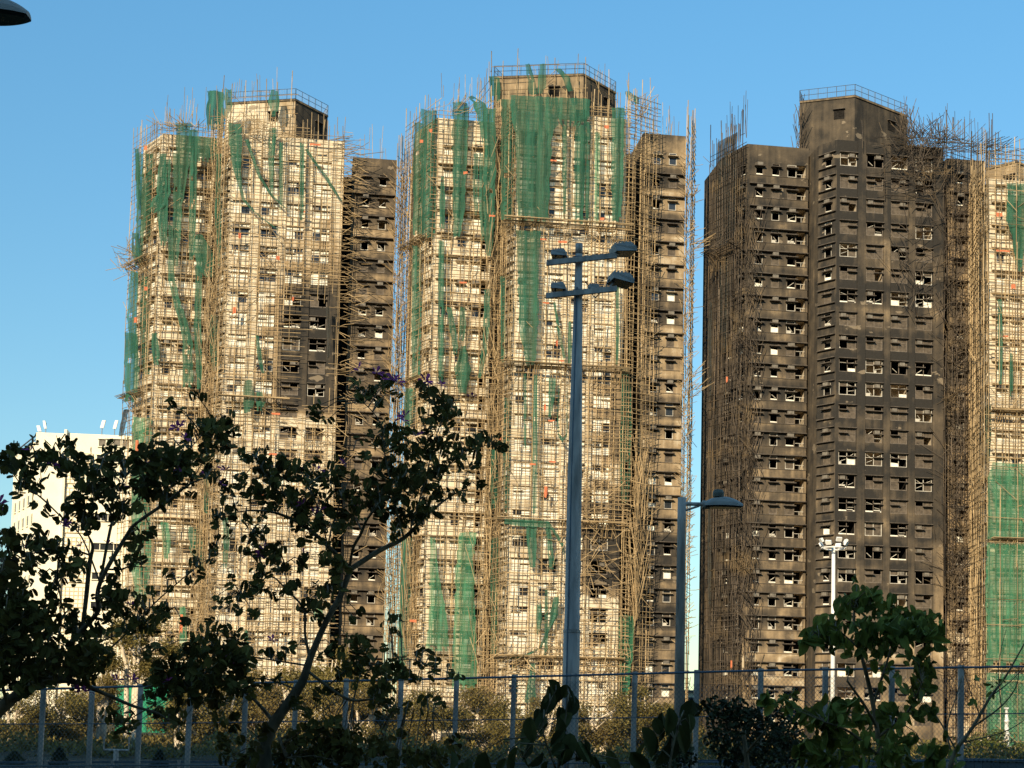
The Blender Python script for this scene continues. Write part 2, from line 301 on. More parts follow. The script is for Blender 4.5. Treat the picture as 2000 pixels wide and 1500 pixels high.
# ------------------------------------------------------------------ towers
TH = R(8); U = Vector((math.cos(TH), math.sin(TH), 0)); D = Vector((-math.sin(TH), math.cos(TH), 0)); UP = Vector((0,0,1))
T_PITCH = 2.76
class Tower:
    def __init__(s, key, xm, Y0):
        s.key = key; s.p0 = at(xm, 750, Y0); s.p0.z = 0; s.wins = []; s.wall = MB(); s.q = random.Random(key)
    def P(s, u, off, z=0.0): return s.p0 + U*u + D*off + UP*z
    def uo(s, px, off, py=750): return (on_plane(px, py, s.p0 + D*off, D) - s.p0).dot(U)
    def z(s, px, py, off): return on_plane(px, py, s.p0 + D*off, D).z
    def plain(s, a, b, z0, z1, soot, step=2.6):
        n = max(1, int((b-a).length/step)); m = max(1, int((z1-z0)/2.6))
        for i in range(n):
            for j in range(m):
                c = [(i/n, j/m), ((i+1)/n, j/m), ((i+1)/n, (j+1)/m), (i/n, (j+1)/m)]
                s.wall.face([a.lerp(b, x) + UP*(z0+(z1-z0)*y) for x, y in c], 0, [soot(x, z0+(z1-z0)*y) for x, y in c])
    def facade(s, a, b, z0, z1, rows, bays, style, soot, state, interior, fkey):
        """wall a->b (left to right seen from outside) with real openings; rows = heights of the window heads; bays (s0,s1,kind)"""
        L = (b-a).length; u = (b-a)/L; inn = UP.cross(u); w = s.wall
        wh = 1.62 if style == 'main' else 1.58
        sc = sorted({0.0, L} | {x for bb in bays for x in bb[:2]})
        e = [0.0]
        for x in sc[1:]:
            k = max(1, round((x-e[-1])/1.6)); y0 = e[-1]; e += [y0+(x-y0)*(i+1)/k for i in range(k)]
        sc = e
        rows = [r for r in rows if r-wh > z0+.2 and r < z1-.2]
        zc = sorted({z0, z1} | set(rows) | {r-wh for r in rows} | {min(z1-.05, r+.55) for r in rows}); e = [zc[0]]
        for x in zc[1:]:
            k = max(1, round((x-e[-1])/1.4)); y0 = e[-1]; e += [y0+(x-y0)*(i+1)/k for i in range(k)]
        zc = e
        def pt(x, y, z): return a + u*x + inn*y + UP*z
        def is_open(x, z): return any(bb[0] < x < bb[1] for bb in bays) and any(r-wh < z < r for r in rows)
        soot0 = soot
        def soot(f, z):                            # flames leave a dark tongue above each burnt-out window
            v = soot0(f, z)
            for ri, r in enumerate(rows):
                if -.05 < z-r < .62:
                    for bi, bb in enumerate(bays):
                        if bb[0]-.06 < f*L < bb[1]+.06 and v > .3 and state(ri, bi) == 'broken': v += .20 if z-r < .2 else .12
            return v
        for i in range(len(sc)-1):
            for j in range(len(zc)-1):
                x0, x1, y0, y1 = sc[i], sc[i+1], zc[j], zc[j+1]
                if is_open((x0+x1)/2, (y0+y1)/2): continue
                w.face([pt(x0,0,y0), pt(x1,0,y0), pt(x1,0,y1), pt(x0,0,y1)], 0, [soot(x0/L,y0), soot(x1/L,y0), soot(x1/L,y1), soot(x0/L,y1)])
        for ri, r in enumerate(rows):
            for bi, (x0, x1, kind) in enumerate(bays):
                st = state(ri, bi); zz = r-wh; ss = soot((x0+x1)/2/L, r-.8)
                im = interior(ri, bi); dp = 1.5 if kind == 'balcony' else (.55 if kind == 's' else 1.9)
                for c0, c1 in (((x0,zz),(x0,r)), ((x0,r),(x1,r)), ((x1,r),(x1,zz)), ((x1,zz),(x0,zz))):
                    w.face([pt(c0[0],0,c0[1]), pt(c0[0],.22,c0[1]), pt(c1[0],.22,c1[1]), pt(c1[0],0,c1[1])], 0, ss)
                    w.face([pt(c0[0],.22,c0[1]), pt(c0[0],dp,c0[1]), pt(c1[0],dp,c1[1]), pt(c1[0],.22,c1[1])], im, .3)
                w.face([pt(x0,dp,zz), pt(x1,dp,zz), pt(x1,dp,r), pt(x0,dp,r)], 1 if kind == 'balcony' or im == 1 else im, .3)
                if kind == 'balcony':
                    w.box(pt(x0+.02,.06,zz+.42+.1*(ri%3)), u*(x1-x0-.04), inn*.04, UP*.05, 3); w.box(pt(x0+.5*(x1-x0),.07,zz+.02), u*.05, inn*.04, UP*(.4+.1*(ri%3)), 3)
                    continue
                s.wins.append((pt((x0+x1)/2, .05, zz), math.atan2(u.y, u.x), x1-x0, wh, st, fkey, ri, bi))
            if style == 'wing':                                   # spandrel band standing proud of the window panel
                x0, x1 = .30, L-.12; t = r-wh-.10; bt = r-T_PITCH+.06
                n = max(2, round((x1-x0)/1.6))
                for i in range(n):
                    a0, a1 = x0+(x1-x0)*i/n, x0+(x1-x0)*(i+1)/n; zs = [bt, (bt+t)/2, t]
                    for k in (0, 1):
                        w.face([pt(a0,-.16,zs[k]), pt(a1,-.16,zs[k]), pt(a1,-.16,zs[k+1]), pt(a0,-.16,zs[k+1])], 0,
                               [soot(a0/L,zs[k])-.07, soot(a1/L,zs[k])-.07, soot(a1/L,zs[k+1])-.07, soot(a0/L,zs[k+1])-.07])
                for zz_ in (bt, t): w.face([pt(x0,-.16,zz_), pt(x1,-.16,zz_), pt(x1,.0,zz_), pt(x0,.0,zz_)], 0, .75)
                for xx in (x0, x1): w.face([pt(xx,-.16,bt), pt(xx,0,bt), pt(xx,0,t), pt(xx,-.16,t)], 0, .7)
                sl = soot(.5, bt)
                w.box(pt(x0-.03,-.42,bt-.05), u*(x1-x0+.06), inn*.40, UP*.10, 2 if sl > .35 else 0, sl+.2)
                w.box(pt(x0-.03,-.22,t-.03), u*(x1-x0+.06), inn*.20, UP*.05, 2 if sl > .35 else 0, sl+.2)
            if style == 'ledge':
                for zz_ in (r+.08, zz-.12): w.box(pt(.06,-.30,zz_), u*(L-.12), inn*.29, UP*.10, 2)
        if style == 'main':                                       # pilasters between the window columns
            ed = [0.0] + [x for bb in bays for x in bb[:2]] + [L]
            for i in range(0, len(ed), 2):
                x0, x1 = ed[i]+.10, ed[i+1]-.10
                if x1-x0 < .3: continue
                for j in range(len(zc)-1):
                    y0, y1 = zc[j], zc[j+1]; f = lambda x, z: soot(x/L, z)-.05
                    w.face([pt(x0,-.13,y0), pt(x1,-.13,y0), pt(x1,-.13,y1), pt(x0,-.13,y1)], 0, [f(x0,y0), f(x1,y0), f(x1,y1), f(x0,y1)])
                    for xx in (x0, x1): w.face([pt(xx,-.13,y0), pt(xx,0,y0), pt(xx,0,y1), pt(xx,-.13,y1)], 0, soot(xx/L, y0))
                w.face([pt(x0,-.13,z1), pt(x1,-.13,z1), pt(x1,0,z1), pt(x0,0,z1)], 0, .5)
    def cap(s, poly, z): s.wall.face([p + UP*z for p in poly], 2, .6)
    def finish(s, label, group):
        root = empty('apartment_tower', s.p0, label, 'apartment tower', group); s.root = root
        o = s.wall.build('wall', [M['wall'], M['dark'], M['hood'], M['frame'], M['plaster']], root); o.location = -s.p0
        ws = sorted(s.wins, key=lambda w: (-w[2]*w[3] if w[5] != 'left' else 0, w[6]))
        st = (MB(), MB(), MB())
        for i, (loc, rz, w, h, state, fk, ri, bi) in enumerate(ws):
            K_ = kit(w, h, state, (ri*7+bi*5) % 17)
            if i < 100:
                a, b, c = kit_meshes(K_)
                wo = link_mesh('window', a, root, loc - s.p0, rz); link_mesh('pane', b, wo); link_mesh('canopy', c, wo)
            else:
                Mx = Matrix.Translation(loc - s.p0) @ Matrix.Rotation(rz, 4, 'Z')
                for mb_, k_ in zip(st, K_): mb_.add(k_, Mx)
        for nm, mb_, ms in zip(('window_frames','window_panes','window_canopies'), st, (FR_M, PA_M, CA_M)):
            if mb_.f: tag(mb_.build(nm, [M[x] for x in ms], root), kind='stuff')
        return root

def railing(mb, pts, h, step=1.2):
    for a, b in zip(pts[:-1], pts[1:]):
        a, b = Vector(a), Vector(b); n = max(1, round((b-a).length/step))
        for i in range(n+1): p = a.lerp(b, i/n); mb.tube([p, p+UP*h], .04, 4)
        for k in (1.0, .52, .06): mb.tube([a+UP*h*k, b+UP*h*k], .035, 4)
        m = max(2, int((b-a).length/.22))
        for i in range(m): p = a.lerp(b, (i+.5)/m); mb.tube([p+UP*.06*h, p+UP*h], .012, 3)

def build_tower(key, X, Y0, tops, row, n_top, soot_shade, states, inter, label, pent):
    """X: picture columns at y=750: left face end, left wing, bevel, main, right wing; tops: heights"""
    T = Tower(key, X['m0'], Y0); q = T.q
    uL, u0, u1 = T.uo(X['lf'], 10), T.uo(X['l0'], 5), T.uo(X['l1'], 5)
    ub, um = T.uo(X['b0'], 2.2), T.uo(X['m1'], 0); w0, w1 = T.uo(X['w0'], X['woff']), T.uo(X['w1'], X['woff'])
    T.d = dict(uL=uL, u0=u0, u1=u1, ub=ub, um=um, w0=w0, w1=w1, woff=X['woff'])
    zr1, zr2 = T.z(*row[0]), T.z(*row[1]); pitch = (zr1-zr2)/row[2]; global T_PITCH; T_PITCH = pitch; T.pitch = pitch; T.zr1 = zr1
    rows = [zr1 + pitch*(n_top-i) for i in range(50)]; rows = [r for r in rows if r > 3.5]; T.rows = rows
    zl, zm, zw = tops[0], tops[1], tops[2]; T.zl, T.zm, T.zw = zl, zm, zw
    def fr(z): return (rows[0]-z)/pitch       # floors below the top row
    P = T.P
    so = lambda f: (lambda x, z: soot_shade[f](x, fr(z)))
    none = lambda *_: 1
    # left block
    T.facade(P(uL,10), P(u0,5), 0, zl, rows, [(1.5,2.5,'s'), (4.0,5.0,'s')], 'wing', so('lface'), states['left'], none, 'left')
    Lw = u1-u0; k = Lw/7.7
    bl = [(1.05*k,1.05*k+1.0,'w'), (3.1*k,3.1*k+1.0,'w'), (5.05*k,5.05*k+1.15,'w'), (5.05*k+1.22, min(Lw-.3, 5.05*k+2.45),'balcony')]
    T.facade(P(u0,5), P(u1,5), 0, zl, rows, bl, 'wing', so('left'), states['left'], inter['left'], 'left_front')
    T.plain(P(u1,5), P(u1,18), 0, zl, so('gap')); T.plain(P(uL,18), P(uL,10), 0, zl, so('gap')); T.plain(P(u1,18), P(uL,18), 0, zl, so('gap'))
    T.cap([P(uL,10), P(u0,5), P(u1,5), P(u1,18), P(uL,18)], zl-.02)
    # recess between left block and main block
    T.facade(P(u1,8.5), P(ub,8.5), 0, zl-.6, rows, [(max(.1,(ub-u1)/2-.4), min(ub-u1-.1,(ub-u1)/2+.4), 'w')], 'plain', so('gap'), states['left'], none, 'left')
    # main block
    T.facade(P(ub,2.2), P(0,0), 0, zm, rows, [(.95,1.95,'s')], 'ledge', so('bevel'), states['left'], none, 'left')
    bays = [(f*um, f*um+2.12, 'm') for f in X.get('cols', (.030,.275,.505,.735))]
    T.facade(P(0,0), P(um,0), 0, zm, rows, bays, 'main', so('main'), states['main'], inter['main'], 'main')
    T.plain(P(um,0), P(um,18.1), 0, zm, so('gap')); T.plain(P(ub,18.1), P(ub,2.2), 0, zm, so('gap')); T.plain(P(um,18.1), P(ub,18.1), 0, zm, so('gap'))
    T.cap([P(ub,2.2), P(0,0), P(um,0), P(um,18.1), P(ub,18.1)], zm-.02)
    T.plain(P(um,9), P(w0,9), 0, min(zm, zw)-.3, lambda x, z: .95)  # wall across the gap; its near-black tone stands in for shade
    # right wing
    wo = X['woff']; Rw = w1-w0
    br = [(Rw*.23, Rw*.23+1.0, 'w'), (Rw*.61, Rw*.61+1.0, 'w')]
    T.facade(P(w0,wo), P(w1,wo), 0, zw, rows, br, 'wing', so('right'), states['right'], inter['right'], 'right')
    T.plain(P(w1,wo), P(w1,17.9), 0, zw, so('gap')); T.plain(P(w0,17.9), P(w0,wo), 0, zw, so('gap')); T.plain(P(w1,17.9), P(w0,17.9), 0, zw, so('gap'))
    T.cap([P(w0,wo), P(w1,wo), P(w1,17.9), P(w0,17.9)], zw-.02)
    # rooftop block: left face, corner, right face
    oc = pent['off']; pc = (T.uo(pent['x'][1], oc, pent['y']), oc); pl = (T.uo(pent['x'][0], oc+3, pent['y']), oc+3); pr = (T.uo(pent['x'][2], oc+4.5, pent['y']), oc+4.5)
    zt = T.z(pent['x'][1], pent['y'], oc); T.zt = zt; zb = min(zl, zm)-1
    a, b, c = P(*pl), P(*pc), P(*pr); d_, e_ = P(pr[0]-(1.5 if key != 'three' else 4.5), 16), P(pl[0]+(1 if key == 'one' else 5), 16); T.pent = (pl, pc, pr)
    for p, r in ((a,b), (b,c), (c,d_), (d_,e_), (e_,a)):
        T.plain(p, r, zb, zt, (lambda x, z: soot_shade['pent'](x, z)) if r is b else (lambda x, z: soot_shade['pent2'](x, z)))
    T.cap([a, b, c, d_, e_], zt-.02)
    for p, r in ((a,b), (b,c)):                                   # coping and a small vent window on each visible face
        u = (r-p).normalized(); inn = UP.cross(u); L = (r-p).length
        T.wall.box(p+UP*zt-inn*.12-u*.0, u*L, inn*.5, UP*.22, 0, .6)
        T.wall.box(p+u*L*.62-inn*.03+UP*(zt-2.6), u*1.3, inn*.05, UP*1.2, 1); T.wall.box(p+u*(L*.62-.1)-inn*.3+UP*(zt-1.38), u*1.5, inn*.28, UP*.1, 2)
    root = T.finish(label, None)
    rb = MB(); railing(rb, [x - T.p0 + UP*(zt+.22) for x in (e_, a, b, c, d_)], 1.45); rb.build('roof_railing', M['rail'], root)
    return T

def fbm(*k):                                                       # repeatable random in 0..1 from a key
    return random.Random(str(k)).random()
def smooth(x, a, b):
    t = max(0, min(1, (x-a)/(b-a))); return t*t*(3-2*t)

# --- left tower: cream, soot patch low on the right of the main front, brown right wing
def s1_main(x, k):
    p = smooth(x, .22, .95)*smooth(k, 1.5, 9.0)*(1-smooth(k, 11.95, 12.15))*1.05
    p2 = smooth(x, .27, .66)*smooth(k, 4.4, 9)*(1-smooth(k, 11.95, 12.15))*.95
    return max(.06 + .12*smooth(k, 2, 6)*(1-smooth(k, 12, 14)), p*.85, min(.95, p*.5+p2))
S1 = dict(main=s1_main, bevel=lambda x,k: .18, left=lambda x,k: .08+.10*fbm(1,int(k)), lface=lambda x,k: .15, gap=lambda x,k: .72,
          right=lambda x,k: .46+.32*fbm('t1r', int(k+.3))+.06*x - .22*smooth(k, 19, 24), pent=lambda x,z: .14+.2*smooth(x,.7,1), pent2=lambda x,z: .86)  # pent2: rooftop block's right side darkened to paint in its shade
b_or = lambda p, a, b: (lambda ri, bi, _c=[0]: a if fbm('w', p, ri, bi) < p else b)
def st1(ri, bi):
    if 6 <= ri <= 13 and bi >= 2: return 'broken' if fbm(1,ri,bi) < .3 or ri == 12 else 'soot'
    return 'board' if fbm(2,ri,bi) < .78 else 'glass'

def tops_of(xm, Y0, pts):
    T = Tower('t', xm, Y0); return [T.z(*p) for p in pts]
def make(key, X, Y0, toppts, *a): return build_tower(key, X, Y0, tops_of(X['m0'], Y0, toppts), *a)

T1 = make('one', dict(lf=262, l0=300, l1=404, b0=416, m0=436, m1=659, w0=676, w1=763, woff=2.6), 178,
    [(330,262,5), (560,268,0), (725,309,2.6)], ((720,339,2.6), (715,893,2.6), 13), 1, S1,
    dict(left=b_or(.85,'board','glass'), main=st1, right=b_or(.8,'broken','soot')),
    dict(left=lambda r,b: 4, main=lambda r,b: 1, right=lambda r,b: 1 if fbm('i1',r,b) < .6 else 4),
    'left tower, cream walls under bamboo scaffolding with a black soot patch and brown right wing', dict(x=(442,577,641), y=197, off=5))

# --- middle tower: cream, brown right wing with darker floors, sooty lower right of the main front
S2 = dict(main=lambda x,k: max(.07, .66*smooth(x,.55,.95)*smooth(k,9,12)*(1-smooth(k,14.4,15.4)), .95*smooth(x,.50,.78)*smooth(k,15.0,17)*(1-smooth(k,20,20.8))),
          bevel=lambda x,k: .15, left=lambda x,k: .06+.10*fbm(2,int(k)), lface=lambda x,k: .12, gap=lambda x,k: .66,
          right=lambda x,k: .40+(.38 if int(k+.35) in (0,2,4,7,8,12,18,19,21) else .04)+.12*fbm('t2r',int(k+.3))+.2*smooth(k,15.5,18)-.1*smooth(x,.4,.9),
          pent=lambda x,z: .50, pent2=lambda x,z: .78)
def st2(ri, bi):
    if bi == 3 and ri > 16 and ri < 22: return 'broken'
    return 'board' if fbm(5,ri,bi) < .8 else 'glass'
T2 = make('two', dict(lf=800, l0=840, l1=954, b0=983, m0=1000, m1=1216, w0=1249, w1=1333, woff=2.8), 171,
    [(880,232,5), (1110,224,0), (1300,263,2.8)], ((1290,297,2.8), (1283,968,2.8), 15), 1, S2,
    dict(left=b_or(.85,'board','glass'), main=st2, right=lambda r,b: 'soot' if r in (1,3,5,8,9,13) else ('broken' if fbm(8,r,b) < .75 else 'glass')),
    dict(left=lambda r,b: 4, main=lambda r,b: 1, right=lambda r,b: 1),
    'middle tower, cream walls under bamboo scaffolding with the largest green nets', dict(x=(965,1140,1203), y=148, off=5))

# --- right tower: burnt black all over
def s3(base, x, k, key):
    v = base + .22*(fbm(key, int(k+.35), int(x*4))-.5) + .14*(fbm(key, 'f', int(k+.35))-.5)
    v -= .12*smooth(k, 10, 20) + .22*smooth(k, 17.5, 22)
    return v
S3 = dict(main=lambda x,k: s3(.98,x,k,'m') - .14*smooth(k,2.2,3)*(fbm('h',int(k),int(x*4)) < .3) - .18*smooth(k,17,18.5)*smooth(abs(((x*4.35+.62)%1)-.5),.22,.4), bevel=lambda x,k: s3(.84,x,k,'b'),
          left=lambda x,k: s3(.78,x,k,'l'), lface=lambda x,k: .8, gap=lambda x,k: .8, right=lambda x,k: s3(.72,x,k,'r')-.1*x, pent=lambda x,z: .86, pent2=lambda x,z: .9)
def st3(ri, bi):
    if ri in (1,2,7,8): return 'soot'
    if bi >= 2 and ri > 9 and fbm('z',ri,bi) < .5: return 'soot'
    return 'broken' if fbm('y',ri,bi) < .8 else 'soot'
T3 = make('three', dict(lf=1404, l0=1455, l1=1576, b0=1596, m0=1632, m1=1843, w0=1850, w1=1924, woff=3), 170,
    [(1500,284,5), (1740,281,0), (1890,312,3)], ((1655,387,0), (1648,1064,0), 15), 2, S3,
    dict(left=lambda r,b: 'soot' if r in (1,6,11,14,15) and fbm(r,b) < .8 else 'broken', main=st3, right=b_or(.6,'broken','soot')),
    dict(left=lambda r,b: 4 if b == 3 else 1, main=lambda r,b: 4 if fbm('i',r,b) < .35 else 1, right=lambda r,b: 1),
    'right tower with its whole front burnt black and most windows broken out', dict(x=(1562,1670,1772), y=190, off=4))

# --- fourth tower, cut by the right edge
S4 = {k: (lambda x,k2: .07) for k in ('main','bevel','left','lface')}; S4.update(gap=lambda x,k: .3, right=lambda x,k: .2, pent=lambda x,z: .4, pent2=lambda x,z: .4)
T4 = make('four', dict(lf=1915, l0=1932, l1=2040, b0=2060, m0=2080, m1=2270, w0=2290, w1=2360, woff=4), 163,
    [(1970,352,5), (2150,340,0), (2320,372,4)], ((1970,400,5), (1970,1068,5), 15), 1, S4,
    dict(left=b_or(.95,'board','glass'), main=b_or(.9,'board','glass'), right=b_or(.8,'board','glass')),
    dict(left=lambda r,b: 4, main=lambda r,b: 4, right=lambda r,b: 4),
    'tower cut by the right picture edge, pale walls behind green net and bamboo', dict(x=(1925,1985,2060), y=318, off=8))

# ------------------------------------------------------------------ bamboo scaffolding
class Scaffold:
    def __init__(s, T, label, material):
        s.T = T; s.q = random.Random('sc'+T.key); s.mb = MB(); s.keep = []; s.label = label; s.mat = material; s.orange = []
    def pole(s, a, b, r=.05, keep=False, bend=.0):
        a, b = Vector(a), Vector(b); v = s.q.random(); mb = MB() if keep and len(s.keep) < 100 else s.mb
        if bend:
            c = a.lerp(b, .5) + Vector((s.q.uniform(-1,1), s.q.uniform(-1,1), s.q.uniform(-.4,.4)))*bend; mb.tube([a, c, b], r, 4, 0, v)
        else: mb.tube([a, b], r, 4, 0, v)
        if mb is not s.mb: s.keep.append(mb)
    def face(s, a, b, z0, z1, du=.8, dz=.62, out=(.45, 1.15), spike=2.0, gaps=(), loss=.10, keep=.2):
        """grid on the wall line a->b; gaps: (x0,x1,z0,z1) fractions / heights left open"""
        q = s.q; L = (b-a).length; u = (b-a)/L; o = -UP.cross(u)
        def gone(x, z): return any(g_[0] < x/L < g_[1] and g_[2] < z < g_[3] for g_ in gaps)
        for oi, of in enumerate(out):
            x = -of*.6
            while x < L+of*.6:
                z = z0
                while z < z1:
                    h = min(q.uniform(5, 7.5), z1+q.uniform(0, spike)-z)
                    if h < .5: break
                    if q.random() > loss*.6 and not gone(x, z+h/2):
                        j = lambda: u*q.uniform(-.10,.10) + o*q.uniform(-.08,.08)
                        s.pole(a+u*x+o*of+UP*z+j(), a+u*x+o*of+UP*(z+h+.4)+j(), q.uniform(.036,.052), oi == len(out)-1 and q.random() < keep)
                    z += h
                x += du*q.uniform(.7,1.3)*(1.0 if oi else 1.5)
            z = z0+.5
            while z < z1+.3:
                x = -of*.6
                while x < L+of*.6:
                    l = min(q.uniform(3.5,6.5), L+of*.6-x)
                    if q.random() > loss and not gone(x+l/2, z):
                        s.pole(a+u*x+o*(of+.06)+UP*(z+q.uniform(-.10,.10)), a+u*(x+l+.3)+o*(of+.06)+UP*(z+q.uniform(-.10,.10)), q.uniform(.030,.044), False)
                    x += l
                z += dz*q.uniform(.75,1.3)*(.92 if oi else 1.7)
        n = int(L*(z1-z0)*.06)
        for _ in range(n):                                          # braces, ties and loose ends
            x, z = q.uniform(0,L), q.uniform(z0,z1); l = q.uniform(1.2,3.5); t = q.choice((q.uniform(.6,1.0), q.uniform(2.1,2.5), q.uniform(-.3,.3)))
            if gone(x, z): continue
            p = a+u*x+o*(out[-1]+.12)+UP*z; s.pole(p, p+(u*math.cos(t)+UP*math.sin(t))*l + o*q.uniform(-.3,.5), .035)
    def spikes(s, a, b, z, n, h):
        for _ in range(n):
            p = a.lerp(b, s.q.random()) + UP*(z+s.q.uniform(-.5,.3)); s.pole(p, p+Vector((s.q.uniform(-.25,.25), s.q.uniform(-.2,.2), s.q.uniform(h*.35,h))), .028)
    def fan(s, a, b, z, depth=1.9, rise=.9, n=None):
        """catch platform: raking struts with close-laid poles along them"""
        q = s.q; L = (b-a).length; u = (b-a)/L; o = -UP.cross(u)
        for i in range(n or int(L/.8)):
            x = q.uniform(0,L); p = a+u*x+o*.6+UP*(z-.2); s.pole(p, p+o*depth+UP*rise+u*q.uniform(-.15,.15), .05); s.pole(p-UP*1.4, p+o*depth*.8+UP*rise*.7, .045)
        for i in range(9):
            f = .2+i*.1; s.pole(a+o*(.6+depth*f)+UP*(z-.2+rise*f+q.uniform(-.1,.1))-u*.5, b+o*(.6+depth*f)+UP*(z-.2+rise*f+q.uniform(-.15,.15))+u*.5, .05)
    def debris(s, c, n, size, l=(1.5,4), ang=(0.9,2.2), spread=.5):
        """loose fallen poles round c; size (along wall, height)"""
        q = s.q
        for _ in range(n):
            p = c + U*q.gauss(0, size[0]*.5) + UP*q.uniform(-size[1],size[1])*.5 - D*q.uniform(0, spread*2)
            t = q.uniform(*ang); l_ = q.uniform(*l); s.pole(p, p+(U*math.cos(t)+UP*math.sin(t))*l_ + D*q.uniform(-.5,.3), q.uniform(.022,.040), False, q.uniform(0,.25))
    def finish(s):
        r = empty('bamboo_scaffold', s.T.p0, s.label, 'scaffolding'); p0 = s.T.p0
        def sub(mb): mb.v = [(x-p0.x, y-p0.y, z-p0.z) for x, y, z in mb.v]; return mb
        for k in s.keep: sub(k).build('pole', M[s.mat], r)
        tag(sub(s.mb).build('poles', M[s.mat], r), kind='stuff')
        for o_ in s.orange: sub(o_).build('orange_cloth', M['orange'], r)
        return r
    def flags(s, pts, off):
        q = s.q
        for px, py, w, h in pts:
            p = on_plane(px, py, s.T.p0 + D*off, D); m = MB(); ww, hh = w*.8/16.2, h*.7/16.2
            a = [p+U*(ww*i/3)-D*q.uniform(0,.15) for i in range(4)]
            for i in range(3): m.face([a[i], a[i+1], a[i+1]-UP*hh*q.uniform(.7,1.1), a[i]-UP*hh*q.uniform(.7,1.1)])
            s.orange.append(m)

def scaffold_common(T, label, material, gaps_main=(), loss=.10):
    S = Scaffold(T, label, material); d = T.d; P = T.P
    S.face(P(d['uL'],10), P(d['u0'],5), 0, T.zl+.8, du=1.0, dz=.7, loss=loss, spike=2.4)
    S.face(P(d['u0'],5), P(d['u1'],5), 0, T.zl+.6, loss=loss)
    S.face(P(d['u1'],3.5), P(d['ub'],3.2), 0, T.zl+1.6, du=.7, loss=loss, out=(.3,.9))
    S.face(P(d['ub'],2.2), P(0,0), 0, T.zm+.8, du=.7, loss=loss)
    S.face(P(0,0), P(d['um'],0), 0, T.zm+1.0, loss=loss, gaps=gaps_main)
    return S
A = scaffold_common(T1, 'bamboo scaffolding grid round the left tower with the soot patch', 'bamboo', gaps_main=((.50,.97, T1.z(600,792,0), T1.z(600,650,0)), (.60,.97, T1.z(600,650,0), T1.z(600,560,0)), (.5,.8,T1.z(600,860,0),T1.z(600,792,0))))
d = T1.d; P = T1.P
zc = lambda T, px, py, off=0: T.z(px, py, off)
A.face(P(d['w1']-.2,2.6), P(d['w1']+.8,4.6), 0, T1.zw+1.2, du=.4, dz=.75, out=(.3,1.0), loss=.15, spike=3)
pl, pc, pr = T1.pent
A.face(P(*pl), P(*pc), T1.zm, T1.zt+1.6, du=1.1, dz=.8, out=(.5,), spike=2.5, loss=.2)
A.face(P(pc[0],pc[1]), P(*pr), T1.zm, T1.zm+2.6, du=1.0, dz=.8, out=(.6,), spike=3.5, loss=.3)
A.face(P(pl[0]-.6,pl[1]+4), P(*pl), T1.zm, T1.zt+1.2, du=.8, dz=.7, out=(.5,), spike=2)
for y_ in (510, 770): A.fan(P(d['uL'],10), P(d['u0'],5), zc(T1, 300, y_, 5), 1.8, .5)
A.fan(P(0,0), P(d['um']*.55,0), zc(T1, 540, 778), 1.6, -.2, 14)
A.debris(P(d['um']-.5,-.6, zc(T1,660,320)), 40, (2,6), ang=(-.5,.6)); A.debris(P(d['um']+.6,-.4, zc(T1,660,560)), 160, (1.5,34), ang=(-.7,.5), l=(.8,2.4)); A.debris(P(d['w1']+.45,2.6, 42), 620, (.8,62), ang=(.4,2.7), l=(.6,2.4))
A.debris(P(d['um']*.8,-1.2, zc(T1,620,960)), 130, (7,18), ang=(-.8,3.6), l=(1,3)); A.spikes(P(d['u0'],4), P(0,0), T1.zl+1, 18, 5); A.spikes(P(d['w0'],5), P(d['w1'],5), T1.zw, 8, 6); A.spikes(P(*pl), P(*pc), T1.zt+1, 12, 3.5)
A.debris(P(d['um']*.2,-1, zc(T1,450,255)), 70, (4,2.5), ang=(-.6,3.7), l=(1,2.6)); A.debris(P(d['u0']+3,4, zc(T1,330,258,5)), 50, (4,1.0), ang=(-.4,3.5), l=(1,2.6)); A.debris(P(d['uL'],8.6, zc(T1,262,520,10)), 90, (2.4,3), ang=(-.6,3.7), l=(1,3))
A.debris(P(d['ub'],.6, 36), 220, (1.6,66), ang=(1.2,1.9), l=(2,5)); A.debris(P(d['um']*.15,-1, zc(T1,450,1180)), 150, (9,14), ang=(-.4,3.4), l=(1,3))
A.flags([(282,285,7,14),(282,560,8,12),(262,620,8,18),(455,600,8,20),(466,455,6,18),(585,412,14,6),(605,280,28,6),(530,806,22,6),(525,885,20,6),(265,860,8,34),(570,580,6,14),(352,1200,7,60),(508,960,8,14),(540,500,8,12)], -1.4)
A.finish()

B = scaffold_common(T2, 'bamboo scaffolding grid round the middle tower with catch platforms', 'bamboo', gaps_main=((.70,.98,T2.z(1170,1180,0),T2.z(1170,1040,0)),))
d = T2.d; P = T2.P; pl, pc, pr = T2.pent
B.face(P(d['um']+.1,.2), P(d['w0']+.3,1.6), 0, T2.zm+2.6, du=.62, dz=.62, out=(.3,1.2), loss=.08, spike=3.2, keep=.5)
B.face(P(d['w1']-.2,2.8), P(d['w1']+.6,4.6), 0, T2.zw+1.5, du=.6, dz=.75, out=(.3,1.0), loss=.12, spike=3.2)
B.face(P(*pl), P(*pc), T2.zm, T2.zt+1.2, du=1.0, dz=.8, out=(.5,), spike=2.5, loss=.15)
B.face(P(pc[0],pc[1]), P(*pr), T2.zm, T2.zt-1.0, du=1.2, dz=1.0, out=(.6,), spike=3.0, loss=.3)
B.face(P(pl[0]-.8,pl[1]+4), P(*pl), T2.zm, T2.zt+.6, du=.7, dz=.6, out=(.5,), spike=1.5)
for y_, dp in ((440,2.0), (718,1.6), (1020,1.2), (1285,1.2)): B.fan(P(-1.2,0), P(d['um'],0), zc(T2, 1000, y_), dp, .5)
for y_ in (478, 745): B.fan(P(d['uL'],10), P(d['u0'],5), zc(T2, 830, y_, 7), 1.6, .3)
